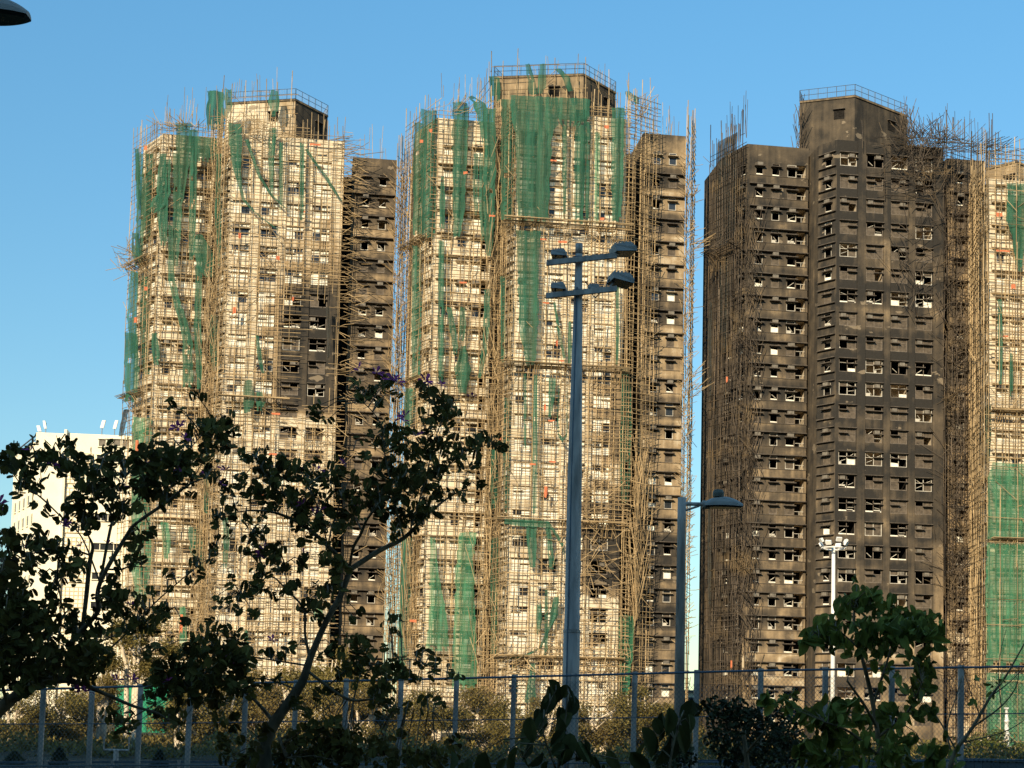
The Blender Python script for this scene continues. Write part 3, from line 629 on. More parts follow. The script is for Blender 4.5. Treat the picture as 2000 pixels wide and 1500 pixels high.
B.debris(P(d['w1']+.3,2.4, 42), 150, (.8,60), ang=(.1,1.3), l=(.6,1.8)); B.debris(P(d['w1']+.2,2.5, 42), 380, (.5,62), ang=(.3,2.8), l=(.5,1.7)); B.debris(P(d['w1']+1.4,3, zc(T2,1350,490,4)), 18, (.8,1.6), ang=(.1,.7), l=(1,3)); B.debris(P(d['w1']+1.2,3, zc(T2,1345,760,4)), 22, (.8,3), ang=(.2,.9), l=(1,3))
B.debris(P(d['um']+1.2,.2, zc(T2,1235,215)), 26, (1.6,4), ang=(-.5,3.5), l=(1,3)); B.debris(P(d['u0']+2.5,4, zc(T2,870,222,5)), 40, (4,1.2), ang=(-.3,1.2), l=(1,2.6)); B.debris(P(d['ub']-1,2, 38), 200, (2.2,66), ang=(1.2,1.9), l=(2,5))
B.debris(P(d['um']*.78,-1, zc(T2,1170,1070)), 160, (6,18), ang=(-.9,3.9), l=(1,3)); B.debris(P(d['um']*.5,-1.2, zc(T2,1100,1290)), 130, (10,4), ang=(-.6,3.7), l=(1,2.8)); B.debris(P(d['w0']-.8,-.2, zc(T2,1225,1080)), 110, (.9,18), ang=(1.35,1.8), l=(3,7)); B.debris(P(d['uL']+1,7, zc(T2,800,1190,8)), 120, (1.2,14), ang=(1.4,1.75), l=(3,6))
B.spikes(P(d['u0'],4), P(d['u1'],4), T2.zl+2, 14, 4); B.spikes(P(*pl), P(*pr), T2.zt+1, 16, 3.2); B.spikes(P(d['w0']+1,5), P(d['w1'],5), T2.zw, 14, 6)
B.flags([(838,252,8,10),(820,273,8,10),(905,335,10,8),(1075,312,16,5),(1180,245,12,10),(955,420,14,6),(1055,466,16,5),(1090,470,22,8),(1172,425,10,9),(897,550,18,5),(1060,590,16,5),(1092,703,12,6),(1062,790,5,20),(1070,820,16,5),(1063,950,8,30),(1108,942,5,20),(1072,900,16,5),(1035,905,14,5),(800,1210,16,8),(975,850,5,18),(1085,665,5,16)], -1.5)
B.finish()

C_ = Scaffold(T3, 'charred leaning bamboo poles hanging round the burnt right tower', 'charbamboo'); d = T3.d; P = T3.P; pl, pc, pr = T3.pent
C_.face(P(d['uL'],10), P(d['u0'],5), 0, T3.zl+.6, du=.42, dz=.9, loss=.15, spike=4, out=(.5,1.2))
for z0, n in ((55,170),(40,300),(26,330),(12,300)): C_.debris(P((d['uL']+d['u0'])/2+1.3,5.6, z0), n, (1.5,20), ang=(1.25,1.8), l=(2,5))
C_.fan(P(d['uL'],10), P(d['u0'],5), zc(T3,1400,492,7), 2.2, .7)
C_.debris(P(d['uL']+.6,8, zc(T3,1395,490,7)), 60, (2,2), ang=(-.3,1.4), l=(1,3))
C_.debris(P(d['u0']+1.0,4.4, 34), 120, (.7,62), ang=(1.7,2.5), l=(1,3.2))
C_.debris(P(d['um']*.72,-.6, zc(T3,1770,330)), 150, (5,6), ang=(-.4,3.5), l=(1.5,4.5)); C_.debris(P(d['um']*.85,-.2, zc(T3,1800,285)), 150, (4,2.4), ang=(-.6,3.7), l=(1.2,4)); C_.face(P(d['um']*.45,0), P(d['um'],0), zc(T3,1770,395), T3.zm+.6, du=1.5, dz=2.4, loss=.35, out=(.5,), spike=2)
C_.debris(P(d['um']*.72,-.5, zc(T3,1790,520)), 70, (4,14), ang=(.2,2.6), l=(1.5,4)); C_.face(P(d['um']+.1,.4), P(d['w1'],3), 0, T3.zw+2, du=1.1, dz=1.3, loss=.3, out=(.5,1.1), spike=5)
for z0, n in ((56,120),(42,130),(28,140),(14,150)): C_.debris(P(d['um']+1.6,.5, z0), n, (2.4,18), ang=(.2,2.9), l=(1.2,4))
C_.face(P(d['w1']-.2,3), P(d['w1']+1.2,4), 0, T3.zw+2.6, du=.5, dz=.7, loss=.12, out=(.3,.9), spike=4)
C_.debris(P(pr[0]-.6,pr[1]-.8, T3.zt-3.5), 40, (1.2,5), ang=(1.2,2.0), l=(1.5,4)); C_.debris(P(pl[0]-.3,pl[1]-.4, T3.zm+2.0), 40, (.6,6), ang=(1.0,1.9), l=(1.5,4)); C_.debris(P(d['w1']-2,2.4, T3.zw+1.0), 70, (4,1.6), ang=(-.2,.8), l=(1.5,3.5))
C_.spikes(P(d['uL'],10), P(d['u0'],5), T3.zl+1.2, 16, 5.5); C_.spikes(P(d['um'],2), P(d['w1'],4), T3.zw, 14, 7)
C_.flags([(1418,736,5,16),(1426,1290,5,22)], 4)
C_.finish()

E = Scaffold(T4, 'bamboo scaffolding on the tower at the right edge', 'bamboo'); d = T4.d; P = T4.P
E.face(P(d['uL'],10), P(d['u0'],5), 0, T4.zl+1, du=.8, dz=.8, spike=3); E.face(P(d['u0'],5), P(d['u1'],5), 0, T4.zl+2.5, spike=2); E.face(P(d['uL']-.6,9), P(d['u0'],4), 0, T4.zl+3, du=.7, dz=.7, out=(.9,), spike=3)
E.face(P(d['u0']-.4,5), P(d['u1'],5), 0, T4.zl, du=1.3, dz=1.9, out=(1.75,), loss=.3)
for y_ in (808, 1056, 1310): E.fan(P(d['u0'],5), P(d['u1'],5), zc(T4,1960,y_,5), 1.5, .3)
E.flags([(1945,415,16,14),(1945,488,34,5),(1958,655,14,5),(1975,555,10,14)], 3.4)
E.finish()

# ------------------------------------------------------------------ nets hanging on the scaffolding
def net(T, off, pts, label, mt='net', ragged=.22, group='green nets hung on the scaffolding', plane=None):
    """pts: (column, row, width) down the strip, all in picture units, on the tower plane off"""
    q = random.Random(label); mb = MB(); W = []
    for (x0,y0,w0), (x1,y1,w1) in zip(pts[:-1], pts[1:]):
        n = max(2, int(math.hypot(x1-x0, y1-y0)/9))
        for i in range(n): t = i/n; W.append((x0+(x1-x0)*t, y0+(y1-y0)*t, w0+(w1-w0)*t))
    W.append(pts[-1]); nc = 5 if max(p[2] for p in pts) < 30 else 11; rows = []
    ph = [q.uniform(0,6) for _ in range(4)]; horiz = abs(pts[-1][0]-pts[0][0]) > abs(pts[-1][1]-pts[0][1])*1.3
    for i, (x, y, w) in enumerate(W):
        r = []
        c = on_plane(x, y, *plane) if plane else on_plane(x, y, T.p0 + D*off, D); hw = w/2/16.2*(1.25 if plane else 1)
        rg = ragged*(.25 if w > 40 else .7); wl = hw*(1+q.uniform(-rg,rg)); wr = hw*(1+q.uniform(-rg,rg)); ax = UP if horiz else (plane[1].cross(UP).normalized() if plane else U)
        for j in range(nc):
            f = j/(nc-1); o = -wl+(wl+wr)*f; fold = math.sin(f*9*max(1,hw)+ph[0]+i*.07)*.10*min(1,hw+.3) + math.sin(i*.35+ph[1])*.06
            sag = (math.sin(i*.9+f*5+ph[2])*.06)
            r.append(c + ax*o - D*fold + (UP*sag if not horiz else U*sag))
        rows.append(r)
    for i in range(len(rows)-1):
        for j in range(nc-1):
            if i == len(rows)-2 and j % 2 and q.random() < .6: continue
            if nc == 5 and 0 < i < len(rows)-3 and 0 < j < nc-2 and q.random() < .03: continue
            mb.face([rows[i][j], rows[i][j+1], rows[i+1][j+1], rows[i+1][j]], 0, q.random())
    return tag(mb.build('safety_net', M[mt], loc=rows[0][nc//2]), label, 'net', group)
nets1 = [
 (3.6, [(422,178,20),(422,220,22),(421,255,20)], 'dark green net at the top left corner of the left tower roof block'),
 (3.0, [(445,174,8),(447,205,9),(443,230,5)], 'short narrow net just right of the roof corner net, left tower'),
 (8.4, [(420,178,14),(419,215,22),(418,252,16)], 'second dark net behind the corner net of the left tower roof block'),
 (3.4, [(536,176,8),(534,200,15),(536,228,5)], 'ragged short net under the roof railing of the left tower'),
 (-1.5, [(459,241,20),(460,300,19),(463,335,10),(475,390,5),(510,425,4),(545,450,3)], 'green net hanging from the left tower main cornice, its tail swinging right'),
 (3.4, [(358,240,20),(357,330,14),(352,395,6)], 'long net at the inner end of the left tower left wing'),
 (2.6, [(378,253,10),(377,380,9),(374,508,6)], 'very long thin net in the recess of the left tower'),
 (2.6, [(399,268,34),(399,300,33),(398,316,24)], 'wide square net panel high in the recess of the left tower'),
 (3.4, [(327,312,8),(322,375,14),(308,398,20),(300,415,8)], 'net bunched like a knot on the left tower left wing'),
 (6.5, [(267,290,5),(270,350,6),(275,410,4)], 'thin net on the left outer edge of the left tower, highest there'),
 (6.0, [(285,345,7),(286,400,12),(283,450,8)], 'dark net near the upper left corner scaffolding of the left tower'),
 (6.0, [(264,455,8),(266,490,12),(270,510,10)], 'net just above the left catch platform of the left tower'),
 (3.2, [(333,440,5),(334,540,8),(345,590,9),(357,625,10),(366,665,12),(368,757,13)], 'long twisted green net bending right down the left tower left wing'),
 (2.4, [(388,458,8),(397,490,22),(405,522,26),(411,542,10)], 'sail shaped net caught beside the main corner of the left tower'),
 (-1.5, [(533,250,13),(530,310,9),(531,385,5)], 'net strip second from the left on the left tower main front'),
 (-1.5, [(549,278,7),(549,410,5)], 'thin dark net strip in the middle of the left tower main front'),
 (-1.5, [(590,280,7),(589,430,6)], 'thin dark net strip right of the middle of the left tower main front'),
 (-1.5, [(597,291,5),(640,350,6),(666,392,4)], 'diagonal rolled net falling right across the left tower main front'),
 (-1.5, [(482,272,7),(505,340,6),(528,380,5),(565,412,3)], 'curved rolled net across the upper main front of the left tower'),
 (.2, [(418,615,12),(418,680,15),(422,725,9)], 'net on the main corner half way up the left tower'),
 (6.2, [(256,650,14),(258,720,18),(256,785,14)], 'dark net on the left outer edge of the left tower, half way up'),
 (4.4, [(278,815,22),(276,900,22),(274,1000,20),(277,1080,26),(273,1185,12)], 'broad long green net low on the left corner of the left tower'),
 (-1.6, [(485,742,12),(486,770,18),(484,806,13)], 'green net folded over the leaning poles of the left tower'),
 (-1.6, [(506,765,8),(509,785,14),(508,803,9)], 'small net beside the folded net on the left tower main front'),
 (.2, [(404,870,8),(404,940,9),(403,1002,6)], 'narrow net on the main corner above the blossom tree, left tower'),
 (3.4, [(302,650,6),(303,680,10),(307,712,7)], 'small torn net on the left wing of the left tower, half way up'),
 (-1.5, [(502,655,4),(506,690,7),(513,728,5)], 'wispy net hanging above the folded net, left tower'),
 (3.2, [(321,1020,9),(325,1060,10),(326,1092,6)], 'short bright net low on the left wing of the left tower'),
 (-1.5, [(617,1175,8),(622,1195,15),(619,1212,8)], 'bright green net scrap near the foot of the left tower beside the tree fork'),
 (3.2, [(357,1185,7),(358,1240,9),(357,1275,8)], 'bright net low in the left tower just left of the blossoms'),
 (8.0, [(247,800,6),(240,830,7),(236,852,5)], 'black net tatters hanging out past the left edge of the left tower'),
]
nets1 += [
 (6.5, [(272,300,9),(276,420,12),(270,520,9)], 'dark green strip on the left face of the left tower above its catch platform'),
 (6.5, [(292,300,10),(296,380,13),(291,470,8)], 'dark green strip at the left wing corner, high on the left tower'),
 (3.4, [(318,300,8),(316,390,14),(320,480,8)], 'strip beside the knotted net on the left tower left wing'),
 (3.4, [(345,300,9),(347,420,11),(343,520,6)], 'strip between two long nets on the left tower left wing'),
 (6.5, [(262,530,10),(258,620,12),(262,700,8)], 'outer strip below the left catch platform of the left tower'),
 (6.2, [(284,540,9),(282,640,11),(286,740,7)], 'inner strip below the left catch platform of the left tower'),
 (2.4, [(388,520,8),(386,640,9),(390,760,6)], 'strip in the recess, half way up the left tower'),
 (.2, [(428,300,9),(426,420,10),(430,520,6)], 'strip on the main corner, high on the left tower'),
 (-1.5, [(640,600,5),(642,660,6),(641,700,4)], 'very short dark strip inside the black soot patch'),
 (3.4, [(380,1030,14),(384,1070,18),(392,1120,8)], 'tangled net low on the left wing, above the blossoms, left tower'),
 (-1.5, [(440,1010,8),(442,1060,10),(439,1110,6)], 'strip low at the left end of the main front, left tower'),
 (-1.5, [(480,1230,6),(482,1270,9),(485,1305,6)], 'short strip at the foot of the main front, left tower')]
for off, pts, lb in nets1: pts = [(x, y, w*(1.65 if off > 2 else 1.25)) for x, y, w in pts]; net(T1, off, pts, lb, 'netlight' if 'bright' in lb or 'broad long' in lb else ('charnet' if 'black' in lb else 'net'))
nets2 = [
 (7.2, [(966,150,16),(968,175,18),(966,200,14)], 'dark net at the left corner of the middle tower roof block'),
 (3.6, [(1030,125,6),(1038,155,12),(1042,184,14)], 'crumpled net left of the middle of the roof block, middle tower'),
 (3.6, [(1060,125,8),(1059,155,12),(1058,182,10)], 'upright dark net on the roof block of the middle tower'),
 (3.6, [(1090,135,12),(1104,150,14),(1114,178,8)], 'torn net on the right of the roof block of the middle tower'),
 (6.4, [(819,240,14),(817,350,15),(815,460,13)], 'outer green net on the upper left face of the middle tower'),
 (4.6, [(838,215,22),(837,340,23),(836,465,18)], 'broad green net on the upper left corner of the middle tower'),
 (6.4, [(814,480,12),(813,600,14),(812,745,11)], 'outer net below the left catch platform of the middle tower'),
 (3.4, [(899,200,22),(898,300,22),(896,400,17),(893,462,10)], 'long green net on the left wing front of the middle tower'),
 (2.4, [(920,188,8),(936,200,20),(943,225,16),(946,280,5)], 'peaked net rising above the left wing roof of the middle tower'),
 (1.6, [(957,212,16),(957,350,17),(956,450,14),(955,500,8)], 'dark green net in the recess of the middle tower'),
 (.2, [(992,195,24),(991,320,24),(990,430,21)], 'green net on the angled corner beside the giant net, middle tower'),
 (-1.6, [(1045,188,88),(1044,240,84),(1042,262,66),(1041,400,58),(1042,434,54)], 'giant green net sheet high on the main front of the middle tower'),
 (-1.5, [(1032,450,44),(1031,540,36),(1033,640,32),(1035,700,20),(1035,715,12)], 'wide tapering net below the upper catch platform of the middle tower'),
 (-1.5, [(1120,192,66),(1118,225,60),(1116,246,34)], 'thin brownish net curtain under the roof of the middle tower'),
 (-1.5, [(1103,246,10),(1103,340,8),(1102,428,5)], 'thin dark net right of the giant net'),
 (-1.5, [(1135,215,22),(1133,330,20),(1130,436,15)], 'green net strip hanging second to the right of the giant net'),
 (-1.5, [(1149,238,8),(1148,340,9),(1147,436,7)], 'narrow net close beside the strip right of the giant net'),
 (-1.5, [(1167,258,9),(1166,350,8),(1165,436,6)], 'narrow net alone on the bright upper wall of the middle tower'),
 (-1.5, [(1207,210,24),(1206,320,22),(1204,432,16)], 'faded green net at the right end of the main front, middle tower'),
 (-.5, [(1226,178,10),(1236,188,24),(1242,203,14)], 'flag like net fluttering on the roof corner of the middle tower'),
 (3.4, [(864,345,4),(864,390,8),(864,446,6)], 'pointed narrow net on the left wing of the middle tower'),
 (2.4, [(930,300,6),(928,360,7),(930,420,4)], 'frayed net beside the recess of the middle tower, upper one'),
 (2.0, [(940,300,6),(941,390,9),(945,470,6)], 'frayed long net at the edge of the recess, middle tower'),
 (3.4, [(862,470,8),(862,600,9),(861,745,8)], 'thin long net below the pointed net, middle tower left wing'),
 (3.4, [(877,600,6),(884,640,9),(891,692,7)], 'crooked net leaning right on the middle tower left wing'),
 (3.4, [(903,600,6),(904,635,10),(901,665,6)], 'short net beside the crooked net, middle tower'),
 (3.4, [(906,675,7),(904,722,22),(903,768,10)], 'leaf shaped net low on the middle tower left wing'),
 (1.8, [(952,565,8),(950,640,8),(945,690,8),(937,738,5)], 'net curving left in the recess, half way up the middle tower'),
 (.2, [(982,540,8),(983,620,9),(982,708,7)], 'thin net on the angled corner, half way up the middle tower'),
 (-1.5, [(1083,590,4),(1092,650,5),(1104,709,4)], 'rolled net slanting down behind the floodlight pole'),
 (-1.5, [(1113,628,6),(1113,670,9),(1113,711,8)], 'short net ending on the lower catch platform behind the floodlight pole'),
 (-1.5, [(1206,556,5),(1206,640,6),(1205,712,4)], 'very thin net at the right of the main front, middle tower'),
 (-.6, [(1222,718,14),(1223,830,20),(1221,930,18),(1220,985,10)], 'green net on the right corner scaffolding of the middle tower'),
 (-1.5, [(1025,730,5),(1026,800,6),(1025,876,5)], 'thin net left of the long thin one under the lower catch platform'),
 (-1.5, [(1046,732,6),(1045,860,8),(1044,1003,6)], 'longest thin net under the lower catch platform of the middle tower'),
 (-1.5, [(1079,738,12),(1077,780,10),(1074,815,6)], 'torn short net under the lower catch platform beside the U shaped one'),
 (-1.5, [(1092,752,6),(1089,810,6),(1090,850,7),(1098,860,8),(1107,850,7),(1108,800,6),(1107,760,5)], 'U shaped rolled net beside the floodlight pole'),
 (.2, [(991,778,9),(991,880,13),(988,1003,9)], 'net on the lower angled corner of the middle tower'),
 (1.6, [(965,878,8),(966,940,11),(965,995,9)], 'net low in the recess of the middle tower'),
 (7.0, [(802,758,14),(800,800,17),(797,840,9)], 'net on the left edge of the middle tower between the tree twigs'),
 (7.0, [(796,1050,14),(790,1200,16),(785,1325,9)], 'long ragged net on the lower left edge of the middle tower'),
 (3.2, [(845,1050,7),(848,1120,13),(855,1190,22),(855,1272,34)], 'bell shaped net low on the middle tower left wing'),
 (3.0, [(914,1040,24),(907,1090,24),(908,1200,30),(907,1345,36)], 'broad pale green net reaching down to the fence, middle tower'),
 (1.6, [(966,1050,9),(965,1150,11),(966,1278,10)], 'narrow net right of the broad pale one, middle tower'),
 (-1.6, [(985,1018,9),(1030,1022,13),(1072,1024,11),(1098,1062,10),(1106,1100,6)], 'net festoon lying along the third platform of the middle tower'),
 (-1.5, [(1038,1028,18),(1039,1070,17),(1040,1108,10)], 'tasselled net below the festoon of the middle tower'),
 (-1.5, [(1070,1030,8),(1075,1075,10),(1079,1112,9)], 'limp net below the festoon close to the floodlight pole'),
 (-1.5, [(1053,1180,8),(1053,1210,11),(1051,1238,6)], 'small dark net low left of the floodlight pole'),
 (-1.5, [(1087,1165,9),(1082,1200,14),(1074,1225,6),(1055,1265,5),(1022,1283,9),(990,1287,11)], 'torn net trailing left along the lowest platform'),
 (-1.5, [(1067,1150,5),(1067,1210,6),(1066,1282,5)], 'thin straight net above the lowest platform'),
 (-.8, [(1224,1202,24),(1223,1260,25),(1222,1310,20),(1219,1358,17)], 'bright green net at the foot of the right corner scaffolding, middle tower'),
 (-1.5, [(1041,1296,6),(1038,1335,12),(1036,1372,20)], 'skirt shaped net below the lowest platform'),
 (.0, [(1004,1298,8),(1005,1340,9),(1005,1372,7)], 'narrow net at the foot of the angled corner, middle tower'),
]
for off, pts, lb in nets2: pts = [(x, y, w*(1.4 if off > 1 else 1.1)) for x, y, w in pts]; net(T2, off, pts, lb, 'netlight' if 'bright' in lb or 'pale green' in lb or 'bell' in lb else 'net')
nets3 = [
 (None, [(1421,268,52),(1418,360,56),(1416,480,48)], 'large charred grey net sheet on the upper left face of the burnt tower'),
 (9.2, [(1388,590,5),(1386,660,7),(1387,780,4)], 'black net tatters on the left edge of the burnt tower, half way up'),
 (9.2, [(1386,960,5),(1385,1050,7),(1386,1180,5)], 'black net tatters low on the left edge of the burnt tower'),
 (None, [(1420,500,40),(1416,600,30),(1412,690,14)], 'charred net below the catch platform of the burnt tower')]
d = T3.d; lfa, lfb = T3.P(d['uL'],10), T3.P(d['u0'],5); lfn = UP.cross((lfb-lfa).normalized()); lfn = lfn if lfn.y > 0 else -lfn
for off, pts, lb in nets3: net(T3, off or 0, pts, lb, 'charnet', .3 if off else .12, plane=None if off else (lfa - lfn*.85, lfn))
T_ = T4
nets4 = [
 (3.6, [(1990,358,46),(1988,430,46),(1990,470,24),(1992,530,8)], 'dark green net high on the tower at the right edge'),
 (3.6, [(1952,585,7),(1954,660,9),(1953,750,7)], 'thin green net on the tower at the right edge'),
 (3.6, [(1975,690,5),(1976,740,7),(1975,775,4)], 'wisp of net between the platforms of the tower at the right edge'),
 (3.5, [(1992,905,110),(1992,935,128),(1992,1050,132),(1992,1055,132)], 'green net screen between two platforms, right edge tower'),
 (3.5, [(1992,1062,132),(1992,1180,134),(1992,1302,132)], 'green net screen above the lowest platform, right edge tower'),
 (3.5, [(1992,1316,132),(1992,1400,132),(1992,1470,130)], 'green net screen at the foot of the tower at the right edge'),
 (4.8, [(1931,790,10),(1930,850,12),(1928,905,8)], 'green net dangling at the left corner of the right edge tower')]
for off, pts, lb in nets4: net(T4, off, pts, lb, 'netlight' if 'screen' in lb else 'net', .06 if 'screen' in lb else .2)

# ------------------------------------------------------------------ white slab block far left
def white_block():
    p0 = at(40, 900, 205); p0.z = 0
    th = R(7); u = Vector((math.cos(th), math.sin(th), 0)); d_ = Vector((-math.sin(th), math.cos(th), 0))
    X = lambda px: (on_plane(px, 950, p0, d_) - p0).dot(u); Z = lambda px, py: on_plane(px, py, p0, d_).z
    r = empty('office_block', p0, 'tall white block with lattice panels left of the scaffolded towers', 'building')
    uA, uB, uC = X(66), X(122), X(290); zt = Z(90, 845)
    mb = MB(); o = Vector((0,0,0))
    def W(x, y, z): return u*x + d_*y + UP*z
    # stair shaft, main slab and the far side wing
    mb.box(W(uA,0,0), u*(uB-uA), d_*8, UP*zt); mb.box(W(uB+.003,-.35,0), u*.35, d_*3, UP*(zt+.55)); mb.box(W(uB+.36,.25,0), u*(uC-uB), d_*14, UP*(zt+.12))
    mb.build('wall', M['white'], r)
    sw = MB(); uD = (on_plane(27, 950, p0 + d_*15, d_) - p0).dot(u); side = (W(uA,1.0,0), W(uD,15,0)); sv = side[1]-side[0]; su = sv.normalized(); sn = UP.cross(su)
    if sn.y > 0: sn = -sn
    L = sv.length
    # leaning wing: piers with dark window strips between
    n = 5
    for i in range(n+1):
        x = L*i/n; sw.box(side[0]+su*(x-.3)+UP*0, su*1.0, -sn*3, UP*(zt-.8), 0)
    sw.box(side[0]-sn*.2, su*L, -sn*3, UP*(zt-1.2), 0)
    sw.build('side_wing', [M['white'], M['glass']], r)
    for i in range(n):
        for k in range(14):
            z = zt-4-k*3.0
            if z < 2: break
            w = MB(); w.box(side[0]+su*(L*i/n+.85)+UP*z-sn*.17, su*(L/n-1.3), -sn*.02, UP*1.5, 0); w.box(side[0]+su*(L*i/n+.85)+UP*(z-.15)-sn*.02, su*(L/n-1.3), -sn*.16, UP*.14, 1); w.build('window', [M['glass'], M['white']], r)
    # lattice panels
    la0, la1 = X(127), X(178)
    k = 0
    for k in range(13):
        z = Z(150, 885)-k*3.05 if k == 0 else Z(150, 905)-(k-1)*3.6; h = 1.3 if k == 0 else 2.9
        z1 = z; z0 = z-h
        if z0 < 1: break
        m = MB(); m.box(W(la0,.13,z0), u*(la1-la0), d_*.11, UP*h, 1); nx = int((la1-la0)/.55); nz = int(h/.55)
        for i in range(nx+1): m.box(W(la0+(la1-la0)*i/nx-.05,.05,z0), u*.10, d_*.125, UP*h)
        for j in range(nz+1): m.box(W(la0-.05,.06,z0+h*j/nz-.05), u*(la1-la0+.1), d_*.115, UP*.10)
        m.build('lattice_panel', [M['lattice'], M['board']], r)
    # windows of the slab: a white strip window on top, dark ones below
    for (a, b, ya, yb, mk) in [(188,204,857,871,0),(204,216,857,871,0),(217,233,857,871,0),(234,250,858,872,0)] + [(186,240,888+i*57.5,901+i*57.5,1) for i in range(9)]:
        w = MB(); xa, xb = X(a), X(b); za, zb = Z(a, yb), Z(a, ya)
        w.box(W(xa,.2,za), u*(xb-xa), d_*.03, UP*(zb-za), 0)
        for x in ((xa, xb-.1) if mk == 0 else [xa+(xb-xa)*i/4-.05 for i in range(5)]): w.box(W(x,.12,za), u*.1, d_*.09, UP*(zb-za), 1)
        w.box(W(xa-.1,-.05,zb), u*(xb-xa+.2), d_*.28, UP*.12, 1); w.box(W(xa-.1,.0,za-.12), u*(xb-xa+.2), d_*.24, UP*.12, 1)
        w.build('window', [M['ac'] if mk == 0 else M['glass'], M['white']], r)
    # roof edge rail of the side wing
    pr_ = MB(); pr_.tube([W(uA-.1,.4,zt-.4), W(uD,15,zt-.4)], .12, 5); pr_.tube([W(uA-.1,.4,zt-1.0), W(uD,15,zt-1.0)], .08, 5); pr_.build('roof_edge_rail', M['rail'], r)
    for i, (px, py, h, w_, lb) in enumerate([(69,845,1.4,.5,'white panel aerial leaning at the roof corner of the white block'), (80,843,1.9,.35,'white box aerial on a thin mast at the roof corner of the white block'),
            (42,868,.9,.4,'low white aerial at the far left roof edge of the white block'), (49,866,1.3,.6,'cream aerial second from the left roof edge of the white block'),
            (191,842,1.9,.5,'tilted white aerial on a dark pole, middle of the white block roof'), (216,845,2.1,.45,'yellowish aerial on a pole close to the left tower')]):
        b = p0 + W(X(px), 1.5 if px > 60 else 9, Z(px, py)-.3 if px > 60 else zt-.9)
        a_ = empty('antenna', b, lb, 'antenna', 'aerials on the white block roof'); m = MB(); m.tube([(0,0,-.1),(0,0,h)], .07, 5); m.build('mast', M['rail'], a_)
        m = MB(); t = .3 if i in (4,5) else -.25
        m.box((-w_/2, -.2, h*.55), (w_,0,0), (0,.25,0), (t, 0, h*.6)); m.build('panel', M['whitepaint'], a_)
white_block()

# small far building between middle and right tower
def far_house():
    p = at(1366, 1400, 260); p.z = 0; r = empty('low_building', p, 'small pale low building far off between the middle and right towers', 'building')
    s = 260/2800; m = MB(); m.box((-3.6,0,0), (7.4,0,0), (0,9,0), (0,0,2.1+s*55)); m.build('wall', M['white'], r)
    rf = MB(); rf.box((-3.9,-.3,2.1+s*55), (8,0,0), (0,9.6,0), (0,0,.4)); rf.box((.6,1,2.1+s*55+.4), (1.6,0,0), (0,3,0), (0,0,2.4)); rf.build('roof', M['roof'], r)
    for k in range(3):
        w = MB(); w.box((-3.2,-.05,1.4+k*2.0), (6.6,0,0), (0,.04,0), (0,0,.9)); w.build('window', M['glass'], r)
far_house()

# ------------------------------------------------------------------ lamps and poles
def base_of(px, py, Y):
    p = at(px, py, Y); return Vector((p.x, p.y, 0)), p.z
# tall floodlight pole with two cross arms
FY = 38.0; b, zt = base_of(1131, 478, FY); r = empty('floodlight_pole', b, 'tall grey steel pole with two cross arms of floodlights before the middle tower', 'light pole')
px1 = at(1108, 1300, FY); m = MB(); k = FY/2800
m.tube([(0,0,0),(0,0,4.4),(0,0,4.42),(0,0,8.5),(0,0,zt)], [.225,.222,.205,.195,.088], 20, cap=True); m.tube([(0,0,4.36),(0,0,4.44)], .232, 20); m.tube([(0,0,zt-.25),(0,0,zt+.02)], .1, 16, cap=True); m.build('pole', M['steel'], r, True)
m = MB(); m.tube([(-.13,-.20,0),(-.12,-.195,4.3),(-.08,-.15,9.5),(-.04,-.11,zt-1.2)], .022, 6)
for z_ in (5.6, 7.1, 8.6, 10.1, 11.6): rr = .22-.0095*(z_-3); m.tube([(0,0,z_),(0,0,z_+.05)], rr, 16)
m.build('conduit', M['rail'], r)
AX = Vector((1, .34, 0)).normalized()
def loc_(px, py, dy=0): p = at(px, py, FY+dy); return p - b
for (xa, ya, xb, yb, dpa, dpb) in ((1067,515,1205,500,-.35,.35), (1066,579,1205,565,-.35,.35)):
    m = MB(); a, c = loc_(xa, ya, -.15), loc_(xb, yb, -.15); dr = (c-a).normalized()
    up2 = Vector((0,0,1)); bk = Vector((0,1,0)); m.box(a-up2*.06-bk*.07, c-a, bk*.10, up2*.14); m.build('cross_arm', M['steel'], r)
    m = MB(); cc = loc_(1129, (ya+yb)/2, 0); m.tube([cc-UP*.07, cc+UP*.07], .145, 14); m.build('clamp', M['rail'], r)
def flood(c, w, h, dpt, tilt, yaw, name='floodlight'):
    """flat lantern with ribbed back, sloping lid, glass underneath"""
    m = MB(); q = Matrix.Translation(c) @ Matrix.Rotation(yaw, 4, 'Z') @ Matrix.Rotation(tilt, 4, 'Y')
    P_ = [(-w/2,-dpt/2,-h*.25),(w/2,-dpt/2,-h*.42),(w/2,dpt/2,-h*.42),(-w/2,dpt/2,-h*.25), (-w/2,-dpt*.38,h*.30),(w*.30,-dpt*.40,h*.42),(w*.30,dpt*.40,h*.42),(-w/2,dpt*.38,h*.30), (w/2,-dpt/2,-h*.1),(w/2,dpt/2,-h*.1)]
    P_ = [q @ Vector(p) for p in P_]
    for f in ((0,4,5,8,1),(3,2,9,6,7),(0,3,7,4),(4,7,6,5),(5,6,9,8),(1,8,9,2)): m.face([P_[i] for i in f])
    for i in range(4):
        x = -w*.4+i*w*.17; m.box(q @ Vector((x,-dpt*.36,h*.30)), q.to_3x3() @ Vector((.02,0,0)), q.to_3x3() @ Vector((0,dpt*.72,0)), q.to_3x3() @ Vector((0,0,h*.22)))
    o = m.build(name, M['lamp'], r); g_ = MB(); g_.face([q @ Vector(p) for p in ((-w/2+.03,-dpt/2+.03,-h*.27),(-w/2+.03,dpt/2-.03,-h*.27),(w/2-.03,dpt/2-.03,-h*.435),(w/2-.03,-dpt/2+.03,-h*.435))]); g_.build('lens', M['lens'], o)
    return o
